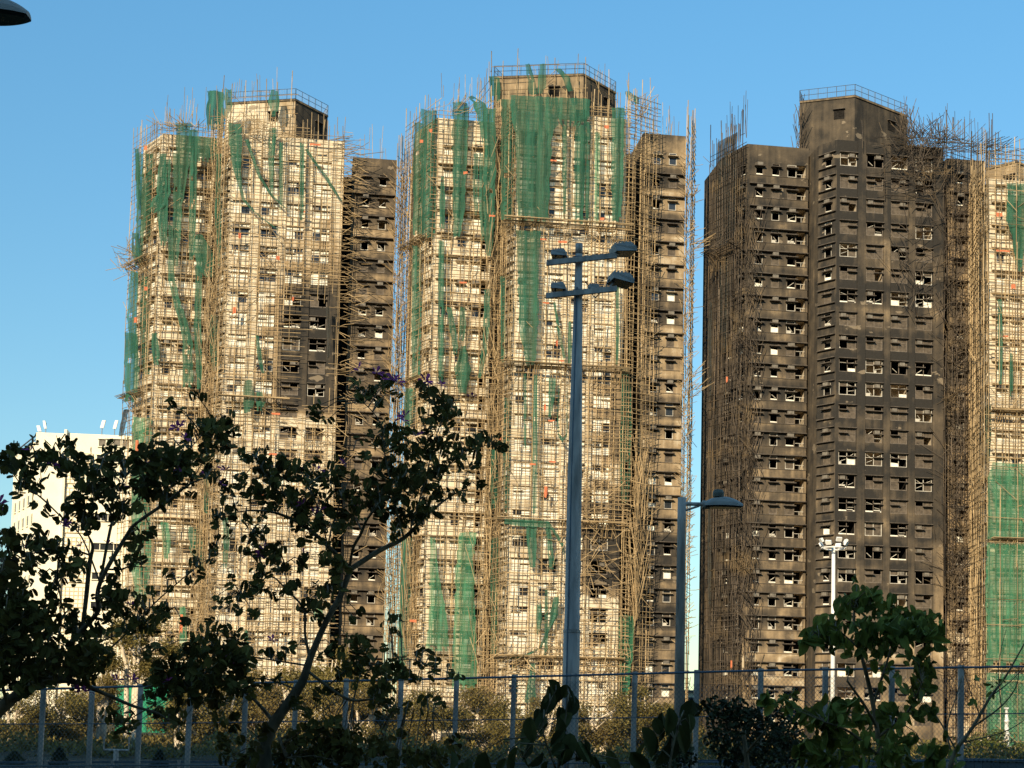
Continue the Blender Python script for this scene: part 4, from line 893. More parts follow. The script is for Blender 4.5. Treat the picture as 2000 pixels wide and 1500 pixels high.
flood(loc_(1093,497), .42, .26, .5, -.02, -.15); flood(loc_(1092,562), .40, .26, .5, -.02, -.15)
flood(loc_(1216,488), .58, .34, .62, -.22, .25); flood(loc_(1212,546), .58, .34, .62, .05, .25)
m = MB()
for s_ in ((1196,503,1212,493), (1188,568,1198,552)): m.tube([loc_(s_[0],s_[1],-.15), loc_(s_[2],s_[3])], .045, 5)
for s_ in ((1080,514,1085,504), (1080,578,1084,568), (1102,513,1100,504), (1102,577,1100,568)): m.tube([loc_(s_[0],s_[1],-.15), loc_(s_[2],s_[3])], .03, 5)
m.build('lamp_bracket', M['steel'], r)
m = MB(); flood(loc_(1160,562), .30, .20, .3, 0, .1, 'gear_box')
m.tube([loc_(1142,550), loc_(1152,560), loc_(1163,566), loc_(1170,575), loc_(1163,582), loc_(1157,576), loc_(1165,568), loc_(1178,572), loc_(1190,545)], .018, 5); m.build('cable', M['lens'], r)

# street lamp right of it
b, zt = base_of(1332, 972, FY); r = empty('street_lamp', b, 'grey street lamp with an oval lantern on a short arm before the burnt tower', 'street lamp'); loc_ = lambda px, py, dy=0: at(px, py, FY+dy) - b
m = MB(); z1 = loc_(1330,1025).z; m.tube([(0,0,0),(0,0,z1),(0,0,z1+.01),(0,0,zt)], [.145,.115,.118,.112], 16, cap=True); m.build('pole', M['steel'], r, True)
m = MB(); m.tube([loc_(1335,984), loc_(1376,985)], [.055,.05], 10, cap=True); m.tube([loc_(1336,998), loc_(1366,988)], [.03,.03], 8); m.build('arm', M['steel'], r)
def lantern(c, L, W, H, root, photocell=True, sx=1):
    m = MB(); n, k = 12, 18
    ring = []
    for i in range(n+1):
        t = i/n; x = t*L; wd = W*math.sin(math.pi*min(1, .12+.80*t))**.6*.5; top = H*(math.sin(math.pi*(.10+.84*t))**.75)
        ring.append([(sx*x, wd*math.cos(math.pi*j/8), top*math.sin(math.pi*j/8)) for j in range(9)])
    for i in range(n):
        for j in range(8): m.face([c+Vector(p) for p in (ring[i][j], ring[i+1][j], ring[i+1][j+1], ring[i][j+1])])
    for e in (0, n): m.face([c+Vector(p) for p in ring[e]])
    o = m.build('lantern', M['lamp'], root, True); g_ = MB(); bot = [r_[0] for r_ in ring] + [r_[8] for r_ in reversed(ring)]
    g_.face([c+Vector((p[0], p[1]*.97, -.012)) for p in bot]); low = [c+Vector((p[0]*.9+sx*L*.05, p[1]*.8, -H*.16)) for p in bot]; rim = [c+Vector((p[0], p[1]*.97, -.012)) for p in bot]
    for i in range(len(bot)): j = (i+1) % len(bot); g_.face([rim[i], rim[j], low[j], low[i]])
    g_.face(low); g_.build('lens', M['lens'], o)
    if photocell:
        g_ = MB(); g_.lathe(c+Vector((sx*L*.36,0,H*.93)), [(.0,0),(.15,0),(.155,.10),(.13,.16),(.12,.19),(.0,.20)], 14); g_.build('photocell', M['ac'], o)
c = loc_(1376,986); m = MB(); m.tube([c+Vector((-.06,0,0)), c+Vector((.14,0,0))], [.12,.11], 14, cap=True); m.build('knuckle', M['lamp'], r, True)
lantern(c+Vector((.0,0,-.03)), 1.02, .55, .27, r)

# street lamp whose lantern reaches in at the top left corner
FY2 = 20.0; p = at(54, 27, FY2); b = Vector((p.x-1.75, p.y, 0)); r = empty('street_lamp', b, 'street lamp at the top left corner with only its dark lantern tip showing', 'street lamp')
m = MB(); zz = p.z-.05; m.tube([(0,0,0),(0,0,zz)], [.11,.075], 12); m.build('pole', M['steel'], r, True); m = MB(); m.tube([(0,0,zz-.1),(.9,0,zz)], .04, 8); m.build('arm', M['steel'], r)
lantern(Vector((.82,0,zz)), .95, .50, .27, r, True)

# white high mast with a ring of floodlights
b, zt = base_of(1628, 1068, 100); r = empty('high_mast', b, 'white high mast with a ring of floodlights before the burnt tower', 'light mast')
m = MB(); m.tube([(0,0,0),(0,0,zt)], [.175,.12], 14, cap=True); m.build('mast', M['whitepaint'], r, True)
m = MB(); m.tube([(.85*math.cos(i*math.pi/6), .85*math.sin(i*math.pi/6), zt-.1) for i in range(13)], .05, 5)
for i in range(6): a = i*math.pi/3; m.tube([(0,0,zt-.3), (.85*math.cos(a), .85*math.sin(a), zt-.1)], .04, 4)
m.build('headframe', M['whitepaint'], r)
for i in range(8):
    a = i*math.pi/4+.2; c = Vector((.9*math.cos(a), .9*math.sin(a), zt+(.05 if i % 2 else .28))); o = Vector((math.cos(a), math.sin(a), 0)); t = UP.cross(o)
    m = MB(); dn = (o*.6-UP*.35); m.box(c-t*.19-dn*.2, t*.38, dn*.22, o*.13+UP*.24, 0); m.build('floodlight', [M['whitepaint']], r)

# ------------------------------------------------------------------ chain link fence
FX = 36.0
def rail_pt(px, tab):
    for (x0,y0), (x1,y1) in zip(tab[:-1], tab[1:]):
        if x0 <= px <= x1: return at(px, y0+(y1-y0)*(px-x0)/(x1-x0), FX)
top = [(-120,1352),(500,1334),(900,1325),(1480,1310),(1800,1305),(2120,1300)]; mid = [(-120,1415),(300,1413),(600,1409),(950,1406),(1480,1398),(1800,1395),(2120,1393)]; bot = [(-120,1497),(900,1492),(2120,1484)]
b = rail_pt(1000, top); b = Vector((b.x, b.y, 0)); r = empty('chain_link_fence', b, 'grey chain link fence with steel posts across the whole foreground', 'fence')
posts = [-25,85,180,275,372,480,578,676,783,891,1003,1120,1239,1360,1485,1611,1741,1876,2012]
for px in posts:
    t = rail_pt(px+1, top) - b; m = MB(); w = .062
    ft = Vector((t.x-.02, t.y, 0)); up = t-ft+UP*.06; m.box(ft-Vector((w,w,0)), Vector((2*w,0,0)), Vector((0,.022,0)), up); m.box(ft-Vector((w,w-.023,0)), Vector((.022,0,0)), Vector((0,2*w-.023,0)), up); m.box(ft+Vector((w-.022,-w+.023,0)), Vector((.022,0,0)), Vector((0,w*.8,0)), up); m.build('post', M['steel'], r)
for tab, rr in ((top,.028),(mid,.014),(bot,.02)):
    m = MB(); m.tube([rail_pt(x, tab)-b-Vector((0,.05,0)) for x in range(-110,2111,60)], rr, 6); m.build('rail', M['rail'], r)
m = MB(); x0, x1 = rail_pt(-110,top).x-b.x, rail_pt(2110,top).x-b.x; tl, tr = rail_pt(-110,top).z, rail_pt(2110,top).z
def ztop(x): return tl+(tr-tl)*(x-x0)/(x1-x0)
x = x0-3.0; ca = .105
while x < x1+3:
    for sgn in (1,-1):
        xa, xb = x, x+sgn*3.0; za = .15; zb = za+3.0*1.15
        f = []
        pts = []
        for k in range(13):
            t = k/12; X_ = xa+(xb-xa)*t; Z_ = za+(zb-za)*t
            if x0 <= X_ <= x1 and Z_ <= ztop(X_): pts.append((X_, -.08+sgn*.004, Z_))
        if len(pts) > 1: m.tube([pts[0], pts[-1]], .0042, 3)
    x += ca
m.build('wire_mesh', M['wire'], r)

# guard rail and block wall at the fence foot
def guard(x0, x1, label, Y, ya, yb):
    a, c = at(x0, ya, Y), at(x1, yb, Y); b_ = Vector((a.x, a.y, 0)); r_ = empty('guard_rail', b_, label, 'guard rail', 'guard rails at the fence foot'); a, c = a-b_, c-b_
    for dz in (0, -.16):
        m_ = MB(); m_.box(a+UP*(dz-.03), c-a, Vector((0,.05,0)), UP*.06); m_.build('rail', M['rail'], r_)
    n = max(2, int((c-a).length/1.6))
    for i in range(n+1): p_ = a.lerp(c, i/n); m_ = MB(); m_.box(Vector((p_.x-.04,p_.y-.04,0)), Vector((.08,0,0)), Vector((0,.039,0)), UP*(p_.z+.05)); m_.build('post', M['steel'], r_)
guard(-40, 480, 'dark metal guard rail along the bottom left edge', 37.2, 1489, 1488); guard(1330, 1850, 'dark metal guard rail under the dark bush at bottom right', 37.2, 1486, 1486)
a, c = at(1870,1484,37.6), at(2100,1484,37.6); m = MB(); n = 14
for k in range(7):
    for i in range(n):
        f0, f1 = (i+(k%2)*.5)/n, (i+1+(k%2)*.5)/n; p_ = a.lerp(c, f0); q_ = a.lerp(c, f1); m.box(Vector((p_.x+.006,p_.y,a.z-.22*(k+1)-.02)), Vector((q_.x-p_.x-.012,0,0)), Vector((0,.25,0)), UP*.21, 0, rnd.random())
m.box(Vector((a.x-.05,a.y-.04,a.z-.018)), Vector((c.x-a.x+.1,0,0)), Vector((0,.33,0)), UP*.06)
tag(m.build('block_wall', M['block'], loc=(a.x,a.y,0)), 'low grey block wall at the bottom right corner', 'wall')
# goal like bracket, hoarding, bollard
b, zt = base_of(227, 1465, 58); r = empty('sports_post', b, 'grey post with a wide U shaped bar behind the fence at left', 'sports post')
m = MB(); m.tube([(0,0,0),(0,0,zt)], .11, 8); m.build('post', M['steel'], r); m = MB(); w = .5; m.tube([(-w,0,zt+.55),(-w,0,zt),(w,0,zt),(w,0,zt+.55)], .05, 6); m.build('bar', M['steel'], r)
for (xa, xb, ya, lb) in ((228,332,1338,'green mesh hoarding at the foot of the left tower'), ):
    a, c = at(xa, ya, 128), at(xb, ya, 128); b = Vector((a.x,a.y,0)); r = empty('hoarding', b, lb, 'hoarding'); m = MB(); n = 24
    for i in range(n):
        for j in range(2):
            f0, f1 = i/n, (i+1)/n; w = c.x-a.x; y0, y1 = math.sin(i*1.3)*.12, math.sin((i+1)*1.3)*.12; h = a.z-b.z; m.face([(w*f0,y0,h*j/2),(w*f1,y1,h*j/2),(w*f1,y1,h*(j+1)/2),(w*f0,y0,h*(j+1)/2)])
    m.build('sheet', M['hoard'], r)
    for i in range(5): m = MB(); m.tube([((c.x-a.x)*i/4,.3,0),((c.x-a.x)*i/4,.3,a.z+.3)], .06, 5); m.build('post', M['bamboo'], r)
b, zt = base_of(1966, 1382, 92); r = empty('column', b, 'white ringed slim column before the green net at far right', 'column'); m = MB(); m.lathe((0,0,0), [(.3,0),(.3,.9),(.16,.95),(.16,zt*.45),(.22,zt*.45+.05),(.22,zt*.5),(.13,zt*.5+.05),(.13,zt*.72),(.18,zt*.73),(.18,zt*.76),(.11,zt*.77),(.10,zt-.1),(.15,zt-.08),(.15,zt),(0,zt)], 10); m.build('shaft', M['whitepaint'], r, True)

# ------------------------------------------------------------------ foliage
def leaf_quad(mb, p, d, n, L, W, a, m=0):
    s_ = d.cross(n).normalized()*W*.5; mb.face([p, p+d*L*.45+s_, p+d*L, p+d*L*.45-s_], m, a)
def rvec(q): 
    while True:
        v = Vector((q.uniform(-1,1), q.uniform(-1,1), q.uniform(-1,1)))
        if .05 < v.length < 1: return v.normalized()
def crown_mesh(seed, n, rx, rz, leaf, gap=.5):
    q = random.Random(seed); mb = MB(); cl = []
    for _ in range(26): v = rvec(q)*q.uniform(.35,.92); cl.append((Vector((v.x*rx, v.y*rx, v.z*rz)), q.uniform(.22,.42)*rx))
    for _ in range(n):
        c, rr = q.choice(cl); v = rvec(q)*rr*q.random()**.45; v.z *= .8
        d = (rvec(q)+Vector((0,0,-.5))).normalized(); leaf_quad(mb, c+v, d, rvec(q), leaf*q.uniform(.7,1.4), leaf*q.uniform(.35,.6), q.random())
    return mb
MID = [crown_mesh(i, 9000, 1.0, 1.0, .075) for i in range(5)]
MIDM = [mb.mesh('crown', [M['olive']]) for mb in MID]; MIDG = [mb.mesh('crown', [M['greenleaf']]) for mb in MID[:3]]
def mid_tree(px, ytop, ybot, wpx, Y, label, k, green=False, stems=1):
    c = at(px, (ytop+ybot)/2, Y); b = Vector((c.x, c.y, 0)); s_ = Y/2800; r = empty('shrub' if green else 'tree', b, label, 'shrub' if green else 'tree', 'sunlit shrubs behind the fence' if green else 'sunlit trees behind the fence'); q = random.Random(label)
    zt, zb = at(px, ytop, Y).z, at(px, ybot, Y).z; zb = max(.0, zb); rz = max(.6, (zt-zb)/2*1.08); rx = wpx*s_/2*1.35
    Y0_ = Y
    o = link_mesh('crown', (MIDG if green else MIDM)[k % (3 if green else 5)], r, (0,0,(zt+zb)/2), q.uniform(0,6)); o.scale = (rx, rx, rz)
    t = MB()
    for i in range(stems+2):
        x = q.uniform(-.35,.35)*rx*(1 if i else .2); t.tube([(x*.5,0,-.05),(x*.7,q.uniform(-.1,.1),zb+rz*.4),(x*1.2+q.uniform(-.2,.2),0,zb+rz),(x*1.5,0,zb+rz*1.6)], [.17,.14,.09,.03], 7)
    for i in range(6):
        z = zb+rz*q.uniform(.5,1.2); a_ = q.uniform(0,6.28); t.tube([(0,0,z),(math.cos(a_)*rx*.45,math.sin(a_)*rx*.45,z+rz*.35)], [.06,.02], 5)
    t.build('trunk', M['palebark'], r, True); return r
mids = [(35,1352,1452,110,98,'olive tree behind the fence at the far left edge'), (118,1345,1440,120,104,'olive tree behind the arching trunk at left'), (170,1322,1430,110,112,'tree before the lattice panels of the white block'),
 (268,1205,1310,130,122,'tallest olive tree standing against the foot of the left tower'), (200,1300,1390,60,108,'thin olive tree left of the green hoarding'), (352,1330,1440,90,96,'olive tree right of the green hoarding'), (425,1335,1440,110,100,'olive tree with a pale stem left of the leaning trunk'),
 (500,1310,1430,130,106,'dense olive tree just left of the leaning trunk'), (590,1305,1440,130,102,'olive tree directly behind the leaning trunk'), (655,1268,1420,120,114,'taller yellowish tree between the tree fork and the burnt wing'), (705,1330,1445,110,96,'olive tree with two white stems behind the fence'),
 (770,1340,1450,110,100,'olive tree at the gap between the left and middle towers'), (850,1350,1450,110,97,'olive tree below the bell shaped net'), (935,1345,1450,110,105,'olive tree below the broad pale green net'), (1000,1385,1455,80,99,'small olive tree under the lowest platform'),
 (1055,1372,1450,90,103,'olive tree left of the floodlight pole foot'), (1165,1365,1450,120,98,'olive bamboo clump right of the floodlight pole foot'), (1258,1345,1450,120,101,'olive bamboo clump before the right wing of the middle tower'), (1330,1375,1450,90,106,'olive bamboo clump behind the street lamp')]
mids = [(px, y0-4, min(y1+18, 1472), w, 74+(Y-94)*.55, lb) for px, y0, y1, w, Y, lb in mids]
for i, (px, y0, y1, w, Y, lb) in enumerate(mids): mid_tree(px, y0, y1, w, Y, lb, i, stems=2)
for i, (px, y0, y1, w, Y, lb) in enumerate([(1930,1428,1492,120,80,'bright yellow green shrub behind the block wall'), (1800,1445,1495,110,84,'yellow green shrub under the bare branched bush'), (1990,1450,1495,60,82,'dark green shrub at the right edge above the block wall'), (262,1468,1492,40,70,'yellow shrub before the green hoarding')]): mid_tree(px, y0, y1, w, Y, lb, i, True)
ug = MB(); q = random.Random('ug')
for _ in range(34000):
    x = q.uniform(-34, 34); y = 60+32*q.random()**1.1; h = (.75+.35*math.sin(x*.9)+.3*math.sin(x*2.3+1)+.2*math.sin(y*1.1))*(.45 if -25 < x/y*78 < -16.5 else 1)*q.random()**.7
    leaf_quad(ug, Vector((x, y, h)), (rvec(q)+Vector((0,0,.5))).normalized(), rvec(q), .26*q.uniform(.7,1.4), .13, q.random())
tag(ug.build('undergrowth', M['olive']), kind='stuff')
# low dark clipped shrubs on the far side of the fence
for i, (px, yt, w, lb) in enumerate([(117,1464,36,'dark conical shrub behind the fence at left, left one'), (312,1468,34,'dark conical shrub before the green hoarding'), (28,1472,50,'dark low shrub at the bottom left corner')]):
    c = at(px, yt, 52); b = Vector((c.x,c.y,0)); mb = MB(); q = random.Random(i); W_ = w*52/2800/2
    for _ in range(1500):
        h = q.random(); rr = W_*(1.05-h)*q.random()**.4; a_ = q.uniform(0,6.28); p_ = Vector((math.cos(a_)*rr, math.sin(a_)*rr, c.z*h)); leaf_quad(mb, p_, (rvec(q)+Vector((0,0,.4))).normalized(), rvec(q), .14, .05, q.random())
    r = empty('conifer_shrub', b, lb, 'shrub'); mb.build('crown', M['hedgeleaf'], r); t = MB(); t.tube([(0,0,0),(0,0,c.z*.8)], [.06,.02], 5); t.build('trunk', M['bark'], r)

# ------------------------------------------------------------------ foreground trees
HALF = [(0,0),(.27,-.07),(.47,.16),(.52,.50),(.43,.84),(.24,1.0),(.07,.80)]
def bauhinia(mb, p, d, n, L, a, fold):
    s_ = d.cross(n).normalized(); n = s_.cross(d)
    for sg in (1,-1):
        w = (s_*math.cos(fold)*sg + n*math.sin(fold)); mb.face([p + w*(x*L) + d*(y*L) + n*(-.10*L*y*y) for x, y in HALF], 0, a)
OV = [(0,0),(.20,.10),(.34,.32),(.33,.58),(.20,.82),(0,1.0)]
def ovate(mb, p, d, n, L, a, fold):
    s_ = d.cross(n).normalized(); n = s_.cross(d)
    for sg in (1,-1):
        w = (s_*math.cos(fold)*sg + n*math.sin(fold)); mb.face([p + w*(x*L*.9) + d*(y*L) + n*(-.22*L*y*y) for x, y in OV], 0, a)
def lerp_poly(pl, k=5):
    out = []
    for i in range(len(pl)-1):
        p0, p1, p2, p3 = pl[max(i-1,0)], pl[i], pl[i+1], pl[min(i+2,len(pl)-1)]
        for j in range(k):
            t = j/k; out.append(tuple(.5*((2*p1[c])+(-p0[c]+p2[c])*t+(2*p0[c]-5*p1[c]+4*p2[c]-p3[c])*t*t+(-p0[c]+3*p1[c]-3*p2[c]+p3[c])*t**3) for c in range(len(p1))))
    out.append(tuple(pl[-1])); return out
def plant(name, label, cat, Y, branches, clusters, leaf_fn, leafm, L, root_px, flowers=(), depth=.55, bark='bark', dens=1.7, droop=.6, twig=True, leafpx=None, along=0, thin=1.0):
    """branches: lists of (col,row,radius px); clusters: (col,row,radius px[,density]); spread in depth round distance Y"""
    q = random.Random(label); p = at(root_px[0], root_px[1], Y); b = Vector((p.x, p.y, 0)); r = empty(name, b, label, cat); k = Y/2800
    tr = MB(); nodes = []
    for bi, pl in enumerate(branches):
        dz = 0 if bi == 0 else q.uniform(-depth,depth); sm = lerp_poly(pl); pts, rs = [], []
        for i, (x, y, w) in enumerate(sm):
            t = i/(len(sm)-1); pts.append(at(x, y, Y+dz*t) - b); rs.append(max(.0018, w*k*.5)); nodes.append((x, y, dz*t, w))
        tr.tube(pts, rs, 10 if rs[0] > .03 else 6, 0, 0, True)
    lm = MB(); lp = leafpx or L/k
    cand = [e for e in nodes if e[3] < 3.2]
    clusters = list(clusters) + [(e[0]+q.gauss(0,16), e[1]+q.gauss(0,14), q.uniform(7,16), .8) for e in (q.choice(cand) for _ in range(along))]
    for c in clusters:
        x, y, rad = c[:3]; dn = c[3] if len(c) > 3 else 1.0; dz = q.uniform(-depth,depth)
        n = max(2, int(rad*rad*3.14/(lp*lp*.55)*dens*dn))
        near = min(nodes, key=lambda e: (e[0]-x)**2+(e[1]-y)**2)
        if twig:
            a0 = at(near[0], near[1], Y+near[2])-b; a1 = at(x, y, Y+dz)-b; tr.tube([a0, a0.lerp(a1,.5)+Vector((0,0,.02+.05*q.random())), a1], [.0055,.004,.0025], 5)
        for _ in range(n):
            a_ = q.uniform(0,6.283); rr = rad*math.sqrt(q.random()); P0 = at(x+rr*math.cos(a_), y+rr*math.sin(a_), Y+dz+q.uniform(-.5,.5)*max(.15,rad*k))-b
            d_ = (rvec(q)+Vector((0,0,-droop))).normalized(); n_ = (rvec(q)+Vector((0,-.9,.5))).normalized()
            if abs(d_.dot(n_)) > .9: n_ = rvec(q)
            l_ = L*q.uniform(.6,1.25); P0 = P0 - d_*l_*.5; leaf_fn(lm, P0, d_, n_, l_, q.random(), q.uniform(.1,.9))
            if twig and q.random() < .35: c1 = at(x, y, Y+dz)-b; tr.tube([c1, P0], [.0022,.0014], 3)
    tr.build('trunk', M[bark], r, True); lm.build('crown', M[leafm], r)
    for x, y, w in flowers:
        f = MB(); c = at(x, y, Y-.1+q.uniform(-.3,.3))-b
        for s2 in range(2 if w > 30 else 1):
            c2 = c + Vector((q.uniform(-1,1),0,q.uniform(-1,1)))*w*k*.25*s2; ax = (rvec(q)*.6+Vector((0,-.3,.8))).normalized(); e1 = ax.orthogonal().normalized(); e2 = ax.cross(e1)
            for i in range(5):
                a_ = i*1.2566+q.uniform(-.25,.25); d_ = ((e1*math.cos(a_)+e2*math.sin(a_))+ax*q.uniform(.25,.7)).normalized(); l_ = w*k*.62*q.uniform(.8,1.1); s_ = d_.cross(ax).normalized()*l_*.17; v = q.random()
                f.face([c2, c2+d_*l_*.35+s_*.7, c2+d_*l_*.72+s_, c2+d_*l_-ax*.15*l_, c2+d_*l_*.72-s_, c2+d_*l_*.35-s_*.7], 0, v)
            f.tube([c2, c2+ax*w*k*.5], [.003,.0015], 3, 0, .2)
        f.build('blossom', M['petal'], r)
    return r

TA_br = [
 [(-60,1460,30),(-20,1405,28),(20,1368,24),(70,1338,20),(115,1327,17),(150,1333,11),(200,1353,8),(260,1379,6),(310,1394,4),(350,1425,2)],
 [(135,1329,14),(138,1285,13),(142,1252,13),(172,1218,11),(192,1192,10),(190,1166,9),(195,1140,9),(212,1105,9),(245,1050,8),(264,1024,7),(325,981,6),(370,946,4),(402,934,2)],
 [(160,1235,8),(168,1170,9),(175,1100,9),(181,1068,6),(172,1045,3),(160,1020,2)],
 [(196,1135,6),(206,1080,6),(215,1035,6),(220,1010,6),(205,990,4),(178,962,3),(150,935,2.5),(124,900,2),(110,850,1.2)],
 [(220,1010,4),(242,996,3),(272,975,2.2),(312,958,1.5)], [(219,1012,3),(225,985,2.4),(235,960,1.8),(246,930,1.2)],
 [(196,1140,4),(160,1050,3.2),(122,1012,3.2),(78,970,3.6),(42,946,2.6),(24,921,2.2),(13,897,2),(16,886,1.6),(32,872,1.2)], [(80,972,2.2),(80,930,1.8),(75,900,1.4),(62,870,1)],
 [(178,1085,4),(122,1069,4),(70,1079,3),(20,1097,2.5),(-20,1110,2)], [(212,1112,4),(236,1112,4),(256,1106,3),(286,1109,1.5)],
 [(150,1320,4),(220,1262,4),(262,1222,3.2),(300,1180,3),(345,1140,2.4),(392,1102,1.8),(425,1080,1)], [(190,1255,4),(240,1235,3),(278,1214,2.4),(325,1196,1.5)],
 [(140,1262,7),(105,1225,5),(70,1190,4),(35,1170,3),(-10,1160,2)], [(122,1012,1.8),(150,985,1.6),(160,960,1.2),(190,930,1)], [(310,990,2.5),(345,930,2),(370,880,1.8),(395,850,1.6),(425,830,1)], [(372,945,2),(395,905,1.6),(420,870,1.6),(435,855,1)],
 [(16,1382,8),(5,1340,6),(-6,1290,4),(-10,1240,3)], [(115,1070,2),(112,1120,2.4),(118,1165,2),(126,1200,1.4)]]
TA_cl = [(60,880,13),(66,905,19),(52,926,18),(26,906,9),(97,902,20),(108,918,20),(150,905,22),(172,893,14),(148,938,14),(182,962,24),(203,950,26),(217,884,18),(208,905,16),(232,908,18),(190,925,14),(218,932,22),(228,955,18),(196,972,14),(240,890,12),
 (268,905,26),(298,898,34),(330,912,36),(350,898,30),(374,905,22),(282,938,30),(320,942,36),(358,935,26),(395,888,14),(150,990,24),(168,1000,18),(178,1012,14),(126,1000,8),(88,998,6),(110,1016,10),(130,1022,12),(185,1022,8),
 (72,1040,10),(34,1058,16),(56,1058,14),(76,1065,16),(102,1060,20),(110,1085,20),(62,1090,22),(28,1092,26),(4,1050,26),(8,1085,30),(62,1110,12),(48,1152,26),(16,1150,34),(0,1185,40),(44,1205,42),(90,1192,30),(132,1192,22),(128,1112,12),(118,1122,8),(150,1092,18),(162,1105,12),(150,1130,12),
 (228,1150,22),(218,1170,22),(248,1178,24),(236,1202,22),(205,1172,10),(30,1250,46),(62,1290,44),(94,1258,36),(122,1282,34),(160,1270,28),(186,1288,30),(208,1270,22),(102,1308,32),(18,1312,36),(165,1312,24),(-5,1340,30),
 (258,1062,14),(272,1040,16),(296,1036,12),(312,1200,18),(326,1184,10),(284,1220,14),(262,1232,14),(366,1116,9),(392,1112,10),(380,1098,6),(330,1190,10),(270,1060,10),(160,1240,16),
 (333,792,11),(352,802,9),(386,775,16),(402,832,12),(420,828,20),(442,820,16),(458,850,16),(426,862,24),(446,872,14),(380,836,8),(368,868,10),(345,870,10),(130,876,5),(145,868,4),(118,862,4),
 (15,1230,40),(55,1330,30),(-10,1270,40),(75,1225,30),(140,1215,18),(310,865,14),(255,1100,12)]
TA_fl = [(100,905,44),(58,880,26),(240,948,22),(285,905,30),(320,905,30),(348,915,28),(275,912,28),(400,925,30),(440,918,30),(430,945,26),(352,832,34),(128,1025,24),(50,1068,26),(158,1066,28),(212,1062,26),(360,856,26),(-4,990,44),(40,1322,30),(158,1350,34),(228,1328,30),(258,1328,28),(330,1330,26),(255,1182,22)]
TA_cl += [(rnd.uniform(-20,190), rnd.uniform(1180,1325), rnd.uniform(14,26)) for _ in range(46)] + [(rnd.uniform(180,270), rnd.uniform(1060,1250), rnd.uniform(8,16)) for _ in range(12)]
plant('blossom_tree', 'dark purple flowering tree with an arching trunk entering from the left edge', 'tree', 9.0, TA_br, TA_cl, bauhinia, 'leaf', .060, (-60,1460), TA_fl, along=150)

TB_br = [
 [(522,1530,34),(514,1470,31),(520,1440,27),(545,1398,22),(588,1336,18),(608,1280,14),(638,1212,12),(664,1166,12),(685,1110,11)],
 [(685,1112,14),(640,1066,12),(600,1031,10),(566,1012,8),(530,1000,6),(490,997,4),(442,1004,2.5),(418,1009,1.5)], [(684,1112,14),(740,1076,13),(790,1050,11),(832,1008,8),(870,976,5),(906,955,2.5)],
 [(683,1106,8),(690,1070,8),(705,1042,8),(716,1016,7),(728,1000,5),(742,980,3)], [(640,1068,5),(648,1030,4),(658,1000,4),(668,970,2)], [(706,1035,5),(698,1018,4),(692,990,2)],
 [(606,1290,9),(596,1240,7),(593,1190,7),(560,1152,5),(530,1126,4),(500,1142,2.5),(470,1162,1.5)], [(592,1195,4),(620,1170,3),(650,1155,2)], [(536,1412,11),(505,1375,8),(470,1348,4),(430,1330,2)], [(575,1345,6),(520,1326,4),(470,1328,3),(420,1322,1.5)],
 [(600,1310,8),(660,1355,7),(692,1368,7),(742,1366,4),(782,1382,2),(845,1390,1.5)], [(640,1340,4),(690,1300,4),(722,1300,3),(800,1288,3),(850,1305,2),(902,1318,1.5)], [(788,1048,6),(770,980,5),(752,890,4),(742,825,3),(706,782,2)], [(800,1040,5),(830,940,4),(846,870,3.5),(866,815,2.5),(884,790,1.5)],
 [(832,1008,4),(862,930,3),(905,885,2.5),(960,868,1.5)], [(560,1150,3),(552,1090,2.4),(520,1060,2),(495,1040,1.5)], [(600,1030,4),(560,970,3),(520,930,2.4),(500,895,1.5)], [(640,1064,4),(620,990,3),(600,940,2)], [(770,975,3),(735,905,2.4),(690,880,1.6)], [(716,1015,3),(750,960,2.4),(790,930,1.8)],
 [(560,1480,10),(545,1440,7)], [(690,1368,5),(700,1330,4),(712,1290,2.5)], [(600,1300,5),(480,1280,3),(430,1262,2),(395,1250,1.5)]]
